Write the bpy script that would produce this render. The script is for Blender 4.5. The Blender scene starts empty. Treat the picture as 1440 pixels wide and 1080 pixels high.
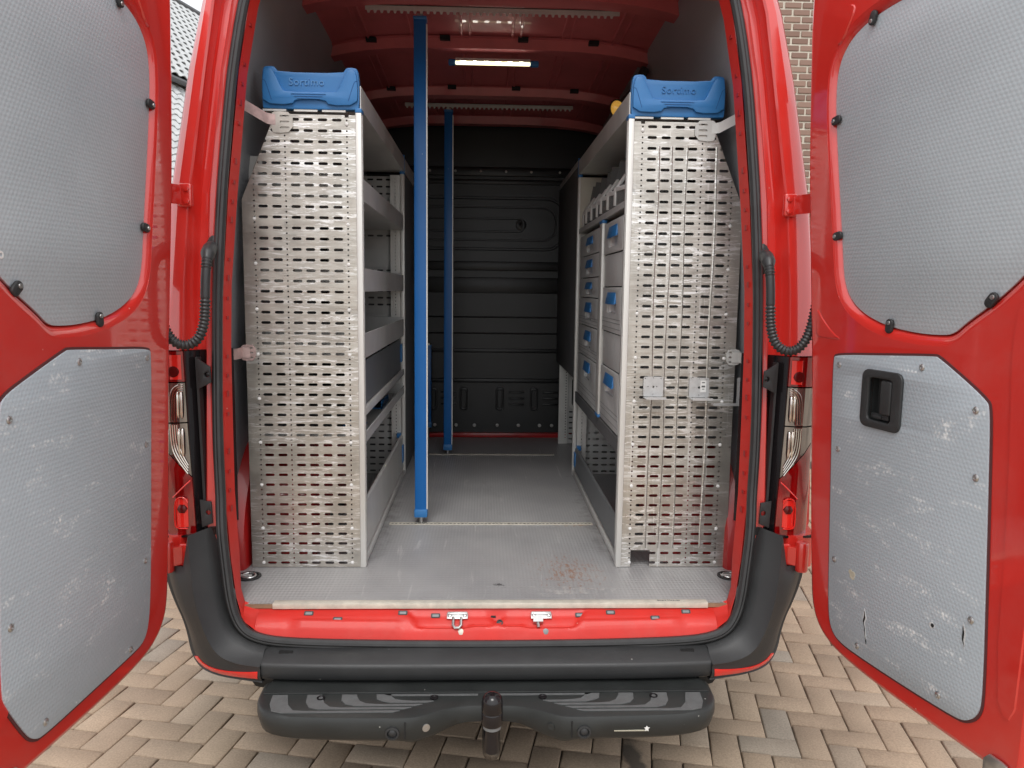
import bpy, bmesh, math, random
from mathutils import Vector, Matrix
from math import sin, cos, pi, tan, radians as rad, atan2, sqrt, hypot

random.seed(7)
S = bpy.context.scene
COL = S.collection

# ------------------------------------------------------------------ camera, sky, sun, exposure
cam = bpy.data.cameras.new('camera')
camo = bpy.data.objects.new('camera', cam); COL.objects.link(camo)
cam.sensor_width = 36; cam.lens = 1085 / 1440 * 36
cam.clip_start = .02; cam.clip_end = 500
_y, _p, _r = rad(2.165), rad(7.0), rad(.728)
_f = Vector((sin(_y) * cos(_p), cos(_y) * cos(_p), -sin(_p)))
_ri = Vector((cos(_y), -sin(_y), 0)); _u = _ri.cross(_f)
_R = cos(_r) * _ri + sin(_r) * _u; _U = -sin(_r) * _ri + cos(_r) * _u
camo.matrix_world = Matrix(((_R.x, _U.x, -_f.x, -.035), (_R.y, _U.y, -_f.y, -2.286),
                            (_R.z, _U.z, -_f.z, 1.626), (0, 0, 0, 1)))
S.camera = camo

SUN_EL, SUN_AZ = rad(55), rad(182)
w = bpy.data.worlds.new('World'); S.world = w; w.use_nodes = True
nt = w.node_tree; nt.nodes.clear()
out = nt.nodes.new('ShaderNodeOutputWorld'); bg = nt.nodes.new('ShaderNodeBackground')
sky = nt.nodes.new('ShaderNodeTexSky'); sky.sky_type = 'NISHITA'; sky.sun_disc = False
sky.sun_elevation = SUN_EL; sky.sun_rotation = SUN_AZ
sky.air_density = 1.0; sky.dust_density = 4.0; sky.ozone_density = 1.0
hs = nt.nodes.new('ShaderNodeHueSaturation'); hs.inputs['Saturation'].default_value = .12
mx = nt.nodes.new('ShaderNodeMixRGB'); mx.inputs[0].default_value = .55
mx.inputs[2].default_value = (8.2, 8.4, 8.7, 1)
nt.links.new(sky.outputs[0], hs.inputs['Color']); nt.links.new(hs.outputs[0], mx.inputs[1])
nt.links.new(mx.outputs[0], bg.inputs[0]); bg.inputs[1].default_value = .12
nt.links.new(bg.outputs[0], out.inputs[0])

sl = bpy.data.lights.new('sun', 'SUN'); so = bpy.data.objects.new('sun', sl); COL.objects.link(so)
sl.energy = .8; sl.angle = rad(25); sl.color = (1, .97, .93)
_sd = Vector((sin(SUN_AZ) * cos(SUN_EL), cos(SUN_AZ) * cos(SUN_EL), sin(SUN_EL)))
so.rotation_euler = (-_sd).to_track_quat('-Z', 'Y').to_euler(); so.location = (0, -4, 8)
S.view_settings.view_transform = 'Standard'; S.view_settings.look = 'None'
S.view_settings.exposure = .62; S.view_settings.gamma = 1
S.view_settings.use_curve_mapping = False
S.render.engine = 'CYCLES'
S.cycles.max_bounces = 8; S.cycles.diffuse_bounces = 5; S.cycles.glossy_bounces = 4
S.cycles.transmission_bounces = 6; S.cycles.transparent_max_bounces = 8
S.cycles.caustics_reflective = False; S.cycles.caustics_refractive = False
S.cycles.use_denoising = True
S.cycles.sample_clamp_indirect = 6

# ------------------------------------------------------------------ materials
def N(nt, typ, **kw):
    n = nt.nodes.new(typ)
    for k, v in kw.items():
        if k.startswith('i_'):
            n.inputs[k[2:].replace('_', ' ')].default_value = v
        else:
            setattr(n, k, v)
    return n

def mat(name, base, rough=.5, metal=0., var=0., vscale=6., bump=0., bscale=80., coat=0., spec=.5, detail=4.,
        rvar=0., trans=0., emit=None, alpha=1., stretch=None):
    m = bpy.data.materials.new(name); m.use_nodes = True
    nt = m.node_tree; b = nt.nodes['Principled BSDF']
    b.inputs['Base Color'].default_value = (*base, 1); b.inputs['Roughness'].default_value = rough
    b.inputs['Metallic'].default_value = metal; b.inputs['Specular IOR Level'].default_value = spec
    b.inputs['Coat Weight'].default_value = coat; b.inputs['Coat Roughness'].default_value = .04; b.inputs['Coat IOR'].default_value = 1.7
    b.inputs['Transmission Weight'].default_value = trans; b.inputs['Alpha'].default_value = alpha
    if emit:
        b.inputs['Emission Color'].default_value = (*emit[:3], 1); b.inputs['Emission Strength'].default_value = emit[3]
    L = nt.links.new
    tc = N(nt, 'ShaderNodeTexCoord'); src = tc.outputs['Object']
    if stretch:
        mp = N(nt, 'ShaderNodeMapping'); mp.inputs['Scale'].default_value = stretch
        L(src, mp.inputs[0]); src = mp.outputs[0]
    if var or rvar:
        n = N(nt, 'ShaderNodeTexNoise', i_Scale=vscale, i_Detail=detail, i_Roughness=.6); L(src, n.inputs['Vector'])
        if var:
            mr = N(nt, 'ShaderNodeMapRange', i_From_Min=.3, i_From_Max=.7, i_To_Min=1 - var, i_To_Max=1 + var)
            L(n.outputs[0], mr.inputs[0])
            v = N(nt, 'ShaderNodeVectorMath', operation='SCALE'); v.inputs[0].default_value = base
            L(mr.outputs[0], v.inputs['Scale']); L(v.outputs[0], b.inputs['Base Color'])
        if rvar:
            mr2 = N(nt, 'ShaderNodeMapRange', i_From_Min=.3, i_From_Max=.7, i_To_Min=max(.03, rough - rvar), i_To_Max=min(1, rough + rvar))
            L(n.outputs[0], mr2.inputs[0]); L(mr2.outputs[0], b.inputs['Roughness'])
    if bump:
        n2 = N(nt, 'ShaderNodeTexNoise', i_Scale=bscale, i_Detail=3.); L(src, n2.inputs['Vector'])
        bp = N(nt, 'ShaderNodeBump', i_Strength=bump, i_Distance=.002); L(n2.outputs[0], bp.inputs['Height'])
        L(bp.outputs[0], b.inputs['Normal'])
    return m

def nodes_of(m):
    return m.node_tree, m.node_tree.nodes['Principled BSDF']

def hexbump(nt, src, axes, pitch):
    """height of a hexagonal lattice of dots in the plane of two object axes"""
    L = nt.links.new
    s = N(nt, 'ShaderNodeSeparateXYZ'); L(src, s.inputs[0])
    k = 2 * pi / (pitch * .866)
    tot = None
    for a in (0, 60, 120):
        u = N(nt, 'ShaderNodeMath', operation='MULTIPLY'); L(s.outputs[axes[0]], u.inputs[0]); u.inputs[1].default_value = k * cos(rad(a + 30))
        v = N(nt, 'ShaderNodeMath', operation='MULTIPLY_ADD'); L(s.outputs[axes[1]], v.inputs[0]); v.inputs[1].default_value = k * sin(rad(a + 30)); L(u.outputs[0], v.inputs[2])
        c = N(nt, 'ShaderNodeMath', operation='COSINE'); L(v.outputs[0], c.inputs[0])
        if tot is None: tot = c.outputs[0]
        else:
            ad = N(nt, 'ShaderNodeMath', operation='ADD'); L(tot, ad.inputs[0]); L(c.outputs[0], ad.inputs[1]); tot = ad.outputs[0]
    return tot

def lining_mat(name, base, axes, scuff, pitch=.0115, strength=.12, dist=.0012, rough=.42):
    m = bpy.data.materials.new(name); m.use_nodes = True
    nt, b = nodes_of(m); L = nt.links.new
    b.inputs['Roughness'].default_value = rough; b.inputs['Specular IOR Level'].default_value = .45
    tc = N(nt, 'ShaderNodeTexCoord'); src = tc.outputs['Object']
    h = hexbump(nt, src, axes, pitch)
    bp = N(nt, 'ShaderNodeBump', i_Strength=strength, i_Distance=dist); L(h, bp.inputs['Height']); L(bp.outputs[0], b.inputs['Normal'])
    n = N(nt, 'ShaderNodeTexNoise', i_Scale=2.2, i_Detail=5.); L(src, n.inputs['Vector'])
    cr = N(nt, 'ShaderNodeMapRange', i_From_Min=.3, i_From_Max=.7, i_To_Min=.9, i_To_Max=1.08); L(n.outputs[0], cr.inputs[0])
    v = N(nt, 'ShaderNodeVectorMath', operation='SCALE'); v.inputs[0].default_value = base; L(cr.outputs[0], v.inputs['Scale'])
    col = v.outputs[0]
    if scuff:
        # patches of white rubbing, broken up by the dots that take the wear
        mp = N(nt, 'ShaderNodeMapping'); mp.inputs['Rotation'].default_value = (0, 0, rad(35)); mp.inputs['Scale'].default_value = (6, 17, 1)
        L(src, mp.inputs[0])
        a = N(nt, 'ShaderNodeTexNoise', i_Scale=1., i_Detail=6., i_Roughness=.68, i_Distortion=.6); L(mp.outputs[0], a.inputs['Vector'])
        a1 = N(nt, 'ShaderNodeMapRange', i_From_Min=.585 - .03 * scuff, i_From_Max=.665, i_To_Min=0, i_To_Max=1); L(a.outputs[0], a1.inputs[0])
        f = N(nt, 'ShaderNodeTexNoise', i_Scale=70., i_Detail=4., i_Roughness=.7); L(src, f.inputs['Vector'])
        fh = N(nt, 'ShaderNodeMath', operation='MULTIPLY_ADD'); L(h, fh.inputs[0]); fh.inputs[1].default_value = .035; L(f.outputs[0], fh.inputs[2])
        f1 = N(nt, 'ShaderNodeMapRange', i_From_Min=.46, i_From_Max=.64, i_To_Min=.0, i_To_Max=1.); L(fh.outputs[0], f1.inputs[0])
        mu = N(nt, 'ShaderNodeMath', operation='MULTIPLY', use_clamp=True); L(a1.outputs[0], mu.inputs[0]); L(f1.outputs[0], mu.inputs[1])
        mixn = N(nt, 'ShaderNodeMixRGB'); mixn.inputs[2].default_value = (.78, .8, .8, 1)
        L(mu.outputs[0], mixn.inputs[0]); L(col, mixn.inputs[1]); col = mixn.outputs[0]
    L(col, b.inputs['Base Color'])
    return m

RED = mat('red_paint', (.65, .029, .021), .28, coat=.9, var=.04, vscale=3, bump=.02, bscale=14)
RED_SILL = mat('red_paint_dull', (.60, .026, .018), .5, coat=.08, spec=.35, var=.07, vscale=9, bump=.06, bscale=40)
RED_IN = mat('red_paint_inside', (.42, .012, .012), .38, coat=.25, var=.08, vscale=5)
def chips(m, amount=1., cc=(.72, .42, .38), dust=(.5, .36, .32)):
    nt, b = nodes_of(m); L = nt.links.new
    old = b.inputs['Base Color'].links[0].from_socket
    tc = N(nt, 'ShaderNodeTexCoord')
    v = N(nt, 'ShaderNodeTexVoronoi', i_Scale=26.); v.inputs['Randomness'].default_value = 1; L(tc.outputs['Object'], v.inputs['Vector'])
    n = N(nt, 'ShaderNodeTexNoise', i_Scale=160., i_Detail=2.); L(tc.outputs['Object'], n.inputs['Vector'])
    d = N(nt, 'ShaderNodeMath', operation='MULTIPLY_ADD'); L(n.outputs[0], d.inputs[0]); d.inputs[1].default_value = .12; L(v.outputs['Distance'], d.inputs[2])
    t = N(nt, 'ShaderNodeMapRange', i_From_Min=.095, i_From_Max=.12, i_To_Min=.85, i_To_Max=0.); L(d.outputs[0], t.inputs[0])
    g = N(nt, 'ShaderNodeSeparateXYZ'); L(v.outputs['Color'], g.inputs[0])
    k = N(nt, 'ShaderNodeMath', operation='GREATER_THAN'); L(g.outputs[0], k.inputs[0]); k.inputs[1].default_value = 1 - .16 * amount
    mu = N(nt, 'ShaderNodeMath', operation='MULTIPLY'); L(t.outputs[0], mu.inputs[0]); L(k.outputs[0], mu.inputs[1])
    mx_ = N(nt, 'ShaderNodeMixRGB'); mx_.inputs[2].default_value = (*cc, 1); L(mu.outputs[0], mx_.inputs[0]); L(old, mx_.inputs[1])
    # thin film of dust that dulls the gloss in patches
    n2 = N(nt, 'ShaderNodeTexNoise', i_Scale=5., i_Detail=7., i_Roughness=.7); L(tc.outputs['Object'], n2.inputs['Vector'])
    r2 = N(nt, 'ShaderNodeMapRange', i_From_Min=.35, i_From_Max=.7, i_To_Min=.02, i_To_Max=.12); L(n2.outputs[0], r2.inputs[0]); L(r2.outputs[0], b.inputs['Coat Roughness'])
    dm = N(nt, 'ShaderNodeMapRange', i_From_Min=.5, i_From_Max=.8, i_To_Min=0., i_To_Max=.10); L(n2.outputs[0], dm.inputs[0])
    mx2 = N(nt, 'ShaderNodeMixRGB'); mx2.inputs[2].default_value = (*dust, 1); L(dm.outputs[0], mx2.inputs[0]); L(mx_.outputs[0], mx2.inputs[1])
    L(mx2.outputs[0], b.inputs['Base Color'])
chips(RED, .8); chips(RED_SILL, 1.6)
LIN_DOOR = lining_mat('door_lining_clean', (.44, .485, .515), (0, 1), 0)
LIN_WORN = lining_mat('door_lining_worn', (.425, .475, .515), (0, 1), 1.0)
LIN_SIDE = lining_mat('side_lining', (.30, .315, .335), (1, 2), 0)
BLACK = mat('black_plastic', (.028, .029, .030), .5, var=.15, vscale=12, bump=.25, bscale=400, rvar=.08)
BUMP = mat('bumper_plastic', (.030, .031, .032), .46, var=.12, vscale=7, bump=.3, bscale=500, rvar=.08)
RUBBER = mat('black_rubber', (.03, .031, .032), .42, var=.2, vscale=20)
GLOSSBLK = mat('gloss_black', (.012, .010, .011), .12)
TREAD = mat('grey_tread', (.125, .13, .13), .6, bump=.5, bscale=600, var=.12, vscale=40)
STEPM = mat('step_plastic', (.023, .0255, .025), .45, bump=.25, bscale=500, var=.14, vscale=9, rvar=.1)
ROOFRED_GLARE = mat('roof_red_glare', (.58, .13, .135), .5, coat=.15, var=.12, vscale=5)  # same red as the body, with veiling glare mixed into the colour
BULK = mat('bulkhead_plastic', (.006, .0062, .0066), .34, var=.2, vscale=14, bump=.3, bscale=300)
ALU = mat('aluminium_profile', (.72, .715, .68), .42, metal=.35, var=.07, vscale=14, rvar=.1, stretch=(1, 1, .15))
STEELGREY = mat('grey_painted_steel', (.58, .58, .56), .45, metal=.12, var=.06, vscale=9)
DRAWER = mat('drawer_plastic', (.55, .555, .54), .5, var=.04, vscale=20, bump=.08, bscale=200)
DARKGREY = mat('dark_grey_board', (.135, .137, .138), .6, var=.1, vscale=4)
MIDGREY = mat('grey_flap', (.20, .21, .215), .45, metal=.2, var=.06, vscale=6)
BLUE = mat('blue_plastic', (.035, .19, .47), .42, var=.06, vscale=8, bump=.05, bscale=120)
BLUELET = mat('blue_letters_lit', (.085, .27, .56), .35)  # same plastic; light caught by the raised letters is painted as lighter blue
BLUEPOLE = mat('blue_pole_paint', (.006, .13, .42), .36, var=.05, vscale=3, stretch=(1, 1, .1), rvar=.05)
STEEL = mat('bare_steel', (.55, .55, .54), .32, metal=.9, var=.12, vscale=30)
CREAM = mat('worn_edge_strip', (.66, .62, .53), .45, metal=.15, var=.16, vscale=25, bump=.2, bscale=120)
WOOD = mat('bare_plywood', (.28, .18, .11), .8, var=.25, vscale=30)
DARKHOLE = mat('dark_recess', (.012, .012, .012), .8)
WHITEPAINT = mat('white_sticker', (.78, .78, .76), .5)
PRINT = mat('grey_print', (.12, .12, .12), .6)
REDLENS = mat('red_lens', (.24, .002, .003), .10, coat=1., var=.3, vscale=45, stretch=(1, 1, .3))
DARKLENS = mat('dark_red_bulb', (.10, .004, .004), .25)
REFL = mat('red_reflector', (.86, .025, .018), .2, coat=.6)
CLEARLENS = mat('clear_lens', (.30, .26, .235), .12, metal=.8, coat=1., var=.5, vscale=60, stretch=(1, 1, .12))
CLEARBIN = mat('clear_plastic', (.34, .34, .33), .18, trans=.55, var=.06, vscale=20)
BINFRAME = mat('bin_front_plastic', (.66, .655, .63), .4)
CHROME = mat('lamp_chrome', (.85, .80, .74), .09, metal=1.)
AMBER = mat('amber_lens', (.85, .42, .05), .2, coat=.8, emit=(1, .55, .1, .25))
LED = mat('led_strip', (1, .95, .75), .4, emit=(1, .90, .52, 1.5))
TYRE = mat('tyre_rubber', (.02, .02, .02), .8)

chips(BLUEPOLE, 1.8, (.30, .42, .58), (.12, .26, .48)); chips(BLUE, .8, (.30, .45, .62), (.16, .30, .50)); chips(BUMP, 1.5, (.40, .40, .38), (.10, .10, .095)); chips(STEPM, 1.8, (.40, .40, .37), (.09, .09, .085))

def galv(name, base, seed=0., vert=False):
    """galvanised sheet: faint mottling, crisp rubbed scratches in several directions, film wrinkles and grime"""
    m = bpy.data.materials.new(name); m.use_nodes = True
    nt, b = nodes_of(m); L = nt.links.new
    tc = N(nt, 'ShaderNodeTexCoord')
    mp0 = N(nt, 'ShaderNodeMapping'); mp0.inputs['Location'].default_value = (seed, seed * 2, seed); L(tc.outputs['Object'], mp0.inputs[0])
    src = mp0.outputs[0]
    def scaled(rot, sc):
        mp = N(nt, 'ShaderNodeMapping'); mp.inputs['Rotation'].default_value = (0, rad(rot), 0); mp.inputs['Scale'].default_value = sc; L(src, mp.inputs[0]); return mp.outputs[0]
    def noise(v, scale, det=6., ro=.65, dis=0.):
        n = N(nt, 'ShaderNodeTexNoise', i_Scale=scale, i_Detail=det, i_Roughness=ro, i_Distortion=dis); L(v, n.inputs['Vector']); return n.outputs[0]
    def ramp(v, lo, hi, a=0., c=1.):
        mr = N(nt, 'ShaderNodeMapRange', i_From_Min=lo, i_From_Max=hi, i_To_Min=a, i_To_Max=c); L(v, mr.inputs[0]); return mr.outputs[0]
    def mix(fac, col, c):
        mm = N(nt, 'ShaderNodeMixRGB'); mm.inputs[2].default_value = (*c, 1); L(fac, mm.inputs[0])
        if isinstance(col, tuple): mm.inputs[1].default_value = (*col, 1)
        else: L(col, mm.inputs[1])
        return mm.outputs[0]
    def mul(x, y):
        mm = N(nt, 'ShaderNodeMath', operation='MULTIPLY'); L(x, mm.inputs[0]); L(y, mm.inputs[1]); return mm.outputs[0]
    n1 = noise(src, 7., 7., .62)
    col = mix(ramp(n1, .42, .70), base, tuple(c * .70 for c in base))
    patch = ramp(noise(src, 3.2, 3.), .40, .52)                       # scratches gather in areas
    for rot, sc, lo, hi, amt in ((-8, (7, 1, 75), .585, .625, .95), (-34, (9, 1, 80), .575, .615, .95), (42, (9, 1, 75), .58, .62, .95), (-14, (5, 1, 22), .58, .67, .55), (68, (9, 1, 80), .60, .64, .9)):
        col = mix(mul(patch, ramp(noise(scaled(rot, sc), 1., 5., .7, .5), lo, hi, 0., amt)), col, (.98, .97, .95))
    if vert:
        col = mix(ramp(noise(scaled(2, (60, 1, 1.6)), 1., 5., .7, .3), .60, .68, 0., .75), col, (.93, .92, .89))
    col = mix(mul(ramp(noise(scaled(12, (3, 1, 9)), 1.3, 8., .72, .8), .56, .66), ramp(noise(src, 2.1, 3.), .50, .62, 0., .7)), col, (.30, .29, .285))
    L(col, b.inputs['Base Color'])
    b.inputs['Metallic'].default_value = .82
    L(ramp(noise(src, 11., 6.), .3, .7, .26, .50), b.inputs['Roughness'])
    h = N(nt, 'ShaderNodeMath', operation='MULTIPLY_ADD'); L(noise(src, 5., 3., .5, .6), h.inputs[0]); h.inputs[1].default_value = 1.; L(noise(scaled(-15, (4, 1, 30)), 1., 3.), h.inputs[2])
    bp = N(nt, 'ShaderNodeBump', i_Strength=.35, i_Distance=.006); L(h.outputs[0], bp.inputs['Height']); L(bp.outputs[0], b.inputs['Normal'])
    return m
GALV = galv('galvanised_sheet', (.61, .575, .515)); GALV2 = galv('galvanised_sheet_worn', (.62, .59, .535), 3.7, True)

def floor_mat():
    m = bpy.data.materials.new('ribbed_floor'); m.use_nodes = True
    nt, b = nodes_of(m); L = nt.links.new
    tc = N(nt, 'ShaderNodeTexCoord'); src = tc.outputs['Object']
    n1 = N(nt, 'ShaderNodeTexNoise', i_Scale=3.2, i_Detail=7., i_Roughness=.6); L(src, n1.inputs['Vector'])
    r = N(nt, 'ShaderNodeValToRGB'); r.color_ramp.elements[0].position = .3; r.color_ramp.elements[0].color = (.30, .295, .30, 1)
    r.color_ramp.elements[1].position = .7; r.color_ramp.elements[1].color = (.40, .395, .39, 1); L(n1.outputs[0], r.inputs[0])
    # scuffs that run with the loads, front to back
    mp = N(nt, 'ShaderNodeMapping'); mp.inputs['Rotation'].default_value = (0, 0, rad(9)); mp.inputs['Scale'].default_value = (34, 2.6, 1); L(src, mp.inputs[0])
    s = N(nt, 'ShaderNodeTexNoise', i_Scale=1., i_Detail=6., i_Roughness=.7, i_Distortion=.5); L(mp.outputs[0], s.inputs['Vector'])
    s1 = N(nt, 'ShaderNodeMapRange', i_From_Min=.60, i_From_Max=.70, i_To_Min=0., i_To_Max=.5); L(s.outputs[0], s1.inputs[0])
    m1 = N(nt, 'ShaderNodeMixRGB'); m1.inputs[2].default_value = (.62, .61, .59, 1); L(s1.outputs[0], m1.inputs[0]); L(r.outputs[0], m1.inputs[1])
    col = m1.outputs[0]
    def blob(cx, cy, rx, ry):
        mpb = N(nt, 'ShaderNodeMapping'); mpb.vector_type = 'POINT'
        mpb.inputs['Location'].default_value = (-cx / rx, -cy / ry, 0); mpb.inputs['Scale'].default_value = (1 / rx, 1 / ry, 2)
        L(src, mpb.inputs[0])
        ln = N(nt, 'ShaderNodeVectorMath', operation='LENGTH'); L(mpb.outputs[0], ln.inputs[0])
        mr = N(nt, 'ShaderNodeMapRange', i_From_Min=0., i_From_Max=1., i_To_Min=1., i_To_Max=0.); L(ln.outputs['Value'], mr.inputs[0])
        return mr.outputs[0]
    def stain(col, mask, scale, lo, hi, c, amt, st=(1, 1, 1)):
        mpn = N(nt, 'ShaderNodeMapping'); mpn.inputs['Scale'].default_value = st; L(src, mpn.inputs[0])
        nn = N(nt, 'ShaderNodeTexNoise', i_Scale=scale, i_Detail=6., i_Roughness=.75); L(mpn.outputs[0], nn.inputs['Vector'])
        ad = N(nt, 'ShaderNodeMath', operation='MULTIPLY_ADD'); L(mask, ad.inputs[0]); ad.inputs[1].default_value = .34; L(nn.outputs[0], ad.inputs[2])
        mr = N(nt, 'ShaderNodeMapRange', i_From_Min=lo, i_From_Max=hi, i_To_Min=0., i_To_Max=amt); L(ad.outputs[0], mr.inputs[0])
        mm = N(nt, 'ShaderNodeMixRGB'); mm.inputs[2].default_value = (*c, 1); L(mr.outputs[0], mm.inputs[0]); L(col, mm.inputs[1])
        return mm.outputs[0]
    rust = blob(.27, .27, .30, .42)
    col = stain(col, rust, 55, .76, .90, (.30, .13, .055), .75, (1.6, .55, 1))
    col = stain(col, blob(.36, .80, .20, .05), 30, .72, .86, (.32, .17, .06), .7)
    col = stain(col, blob(.26, .10, .42, .12), 40, .76, .9, (.55, .53, .50), .6)
    col = stain(col, blob(.02, .155, .045, .03), 90, .72, .80, (.03, .03, .03), .85)
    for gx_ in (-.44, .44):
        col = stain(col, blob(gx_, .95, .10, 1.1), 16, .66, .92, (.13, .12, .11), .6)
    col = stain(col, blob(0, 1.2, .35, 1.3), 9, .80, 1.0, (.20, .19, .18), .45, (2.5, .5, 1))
    col = stain(col, blob(-.42, .17, .3, .2), 6, .8, 1.0, (.60, .59, .57), .35)
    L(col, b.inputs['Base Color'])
    # fine anti-slip ribs running front to back with cross breaks
    sp = N(nt, 'ShaderNodeSeparateXYZ'); L(src, sp.inputs[0])
    def wave(o, k):
        a = N(nt, 'ShaderNodeMath', operation='MULTIPLY'); L(o, a.inputs[0]); a.inputs[1].default_value = 2 * pi / k
        c = N(nt, 'ShaderNodeMath', operation='SINE'); L(a.outputs[0], c.inputs[0]); return c.outputs[0]
    h = N(nt, 'ShaderNodeMath', operation='MULTIPLY_ADD'); L(wave(sp.outputs[0], .0125), h.inputs[0]); h.inputs[1].default_value = .6
    L(wave(sp.outputs[1], .02), h.inputs[2])
    bp = N(nt, 'ShaderNodeBump', i_Strength=.35, i_Distance=.0012); L(h.outputs[0], bp.inputs['Height']); L(bp.outputs[0], b.inputs['Normal'])
    rr = N(nt, 'ShaderNodeMapRange', i_From_Min=.3, i_From_Max=.7, i_To_Min=.36, i_To_Max=.52); L(n1.outputs[0], rr.inputs[0]); L(rr.outputs[0], b.inputs['Roughness'])
    return m
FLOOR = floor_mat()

def paver_mat(name, per_object):
    m = bpy.data.materials.new(name); m.use_nodes = True
    nt, b = nodes_of(m); L = nt.links.new
    tc = N(nt, 'ShaderNodeTexCoord'); ge = N(nt, 'ShaderNodeNewGeometry')
    r = N(nt, 'ShaderNodeValToRGB'); e = r.color_ramp.elements
    e[0].position = 0; e[0].color = (.345, .262, .188, 1); e[1].position = 1; e[1].color = (.315, .275, .225, 1)
    for p, c in ((.25, (.395, .298, .210)), (.55, (.365, .275, .196)), (.85, (.41, .312, .222))):
        q = r.color_ramp.elements.new(p); q.color = (*c, 1)
    if per_object:
        oi = N(nt, 'ShaderNodeObjectInfo'); L(oi.outputs['Random'], r.inputs[0])
    else:
        L(ge.outputs['Random Per Island'], r.inputs[0])
    n = N(nt, 'ShaderNodeTexNoise', i_Scale=150., i_Detail=4., i_Roughness=.7); L(ge.outputs['Position'], n.inputs['Vector'])
    n2 = N(nt, 'ShaderNodeTexNoise', i_Scale=3.5, i_Detail=6.); L(ge.outputs['Position'], n2.inputs['Vector'])
    k1 = N(nt, 'ShaderNodeMapRange', i_From_Min=.3, i_From_Max=.7, i_To_Min=.74, i_To_Max=1.2); L(n.outputs[0], k1.inputs[0])
    k2 = N(nt, 'ShaderNodeMapRange', i_From_Min=.3, i_From_Max=.7, i_To_Min=.82, i_To_Max=1.1); L(n2.outputs[0], k2.inputs[0])
    mu = N(nt, 'ShaderNodeMath', operation='MULTIPLY'); L(k1.outputs[0], mu.inputs[0]); L(k2.outputs[0], mu.inputs[1])
    sc = N(nt, 'ShaderNodeVectorMath', operation='SCALE'); L(r.outputs[0], sc.inputs[0]); L(mu.outputs[0], sc.inputs['Scale'])
    # drip stain under the step
    sp = N(nt, 'ShaderNodeVectorMath', operation='SUBTRACT'); L(ge.outputs['Position'], sp.inputs[0]); sp.inputs[1].default_value = (.50, .22, 0)
    mp = N(nt, 'ShaderNodeMapping'); mp.inputs['Scale'].default_value = (16, 4.2, 1); L(sp.outputs[0], mp.inputs[0])
    ln = N(nt, 'ShaderNodeVectorMath', operation='LENGTH'); L(mp.outputs[0], ln.inputs[0])
    nn = N(nt, 'ShaderNodeTexNoise', i_Scale=18., i_Detail=4.); L(ge.outputs['Position'], nn.inputs['Vector'])
    ad = N(nt, 'ShaderNodeMath', operation='ADD'); L(ln.outputs['Value'], ad.inputs[0]); L(nn.outputs[0], ad.inputs[1])
    mk = N(nt, 'ShaderNodeMapRange', i_From_Min=.9, i_From_Max=1.2, i_To_Min=.8, i_To_Max=0.); L(ad.outputs[0], mk.inputs[0])
    mm = N(nt, 'ShaderNodeMixRGB'); mm.inputs[2].default_value = (.05, .043, .037, 1); L(mk.outputs[0], mm.inputs[0]); L(sc.outputs[0], mm.inputs[1])
    L(mm.outputs[0], b.inputs['Base Color']); b.inputs['Roughness'].default_value = .82
    bp = N(nt, 'ShaderNodeBump', i_Strength=.45, i_Distance=.0015); L(n.outputs[0], bp.inputs['Height']); L(bp.outputs[0], b.inputs['Normal'])
    return m
PAVER = paver_mat('concrete_paver', True); PAVER_S = paver_mat('concrete_paver_field', False)
JOINT = mat('joint_sand', (.085, .072, .056), .95, var=.3, vscale=40)
GROUND = mat('far_ground', (.30, .26, .21), .9, var=.15, vscale=1.5)
def brick_mat():
    m = mat('clay_brick', (.30, .165, .115), .85)
    nt, b = nodes_of(m); L = nt.links.new
    oi = N(nt, 'ShaderNodeObjectInfo'); r = N(nt, 'ShaderNodeValToRGB'); e = r.color_ramp.elements
    e[0].color = (.20, .125, .095, 1); e[1].color = (.30, .20, .155, 1); q = e.new(.5); q.color = (.25, .16, .125, 1)
    L(oi.outputs['Random'], r.inputs[0]); L(r.outputs[0], b.inputs['Base Color'])
    return m
BRICK = brick_mat()
MORTAR = mat('pale_mortar', (.60, .56, .47), .9, var=.1, vscale=8)
TILE = mat('grey_roof_tile', (.50, .51, .51), .35, var=.12, vscale=4)
GUTTER = mat('dark_gutter', (.09, .09, .095), .5)
RENDERWALL = mat('pale_wall', (.55, .52, .47), .9)

# ------------------------------------------------------------------ builders
WM = {}          # world matrix of every object by name

def link(o, parent=None, M=None, label=None, cat=None, group=None, kind=None):
    COL.objects.link(o)
    M = M.copy() if M is not None else Matrix()
    if parent is not None:
        o.parent = parent; o.matrix_parent_inverse = WM[parent.name].inverted()
    o.matrix_basis = M; WM[o.name] = M
    for k, v in (('label', label), ('category', cat), ('group', group), ('kind', kind)):
        if v: o[k] = v
    return o

def thing(name, loc, label, cat, group=None):
    o = bpy.data.objects.new(name, None); o.empty_display_size = .1
    return link(o, None, Matrix.Translation(loc), label, cat, group)

def put(name, me, parent=None, M=None, **kw):
    return link(bpy.data.objects.new(name, me), parent, M, **kw)

def finish(bm, m, bevel=0, seg=2, ang=38):
    bmesh.ops.remove_doubles(bm, verts=bm.verts, dist=1e-6)
    if bevel:
        bmesh.ops.recalc_face_normals(bm, faces=bm.faces)
        es = [e for e in bm.edges if len(e.link_faces) == 2 and e.calc_face_angle(0) > rad(28)]
        if es: bmesh.ops.bevel(bm, geom=es, offset=bevel, segments=seg, affect='EDGES', profile=.5, clamp_overlap=True)
    bmesh.ops.recalc_face_normals(bm, faces=bm.faces)
    me = bpy.data.meshes.new('m'); bm.to_mesh(me); bm.free()
    me.materials.append(m)
    for p in me.polygons: p.use_smooth = True
    me.set_sharp_from_angle(angle=rad(ang))
    return me

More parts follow.
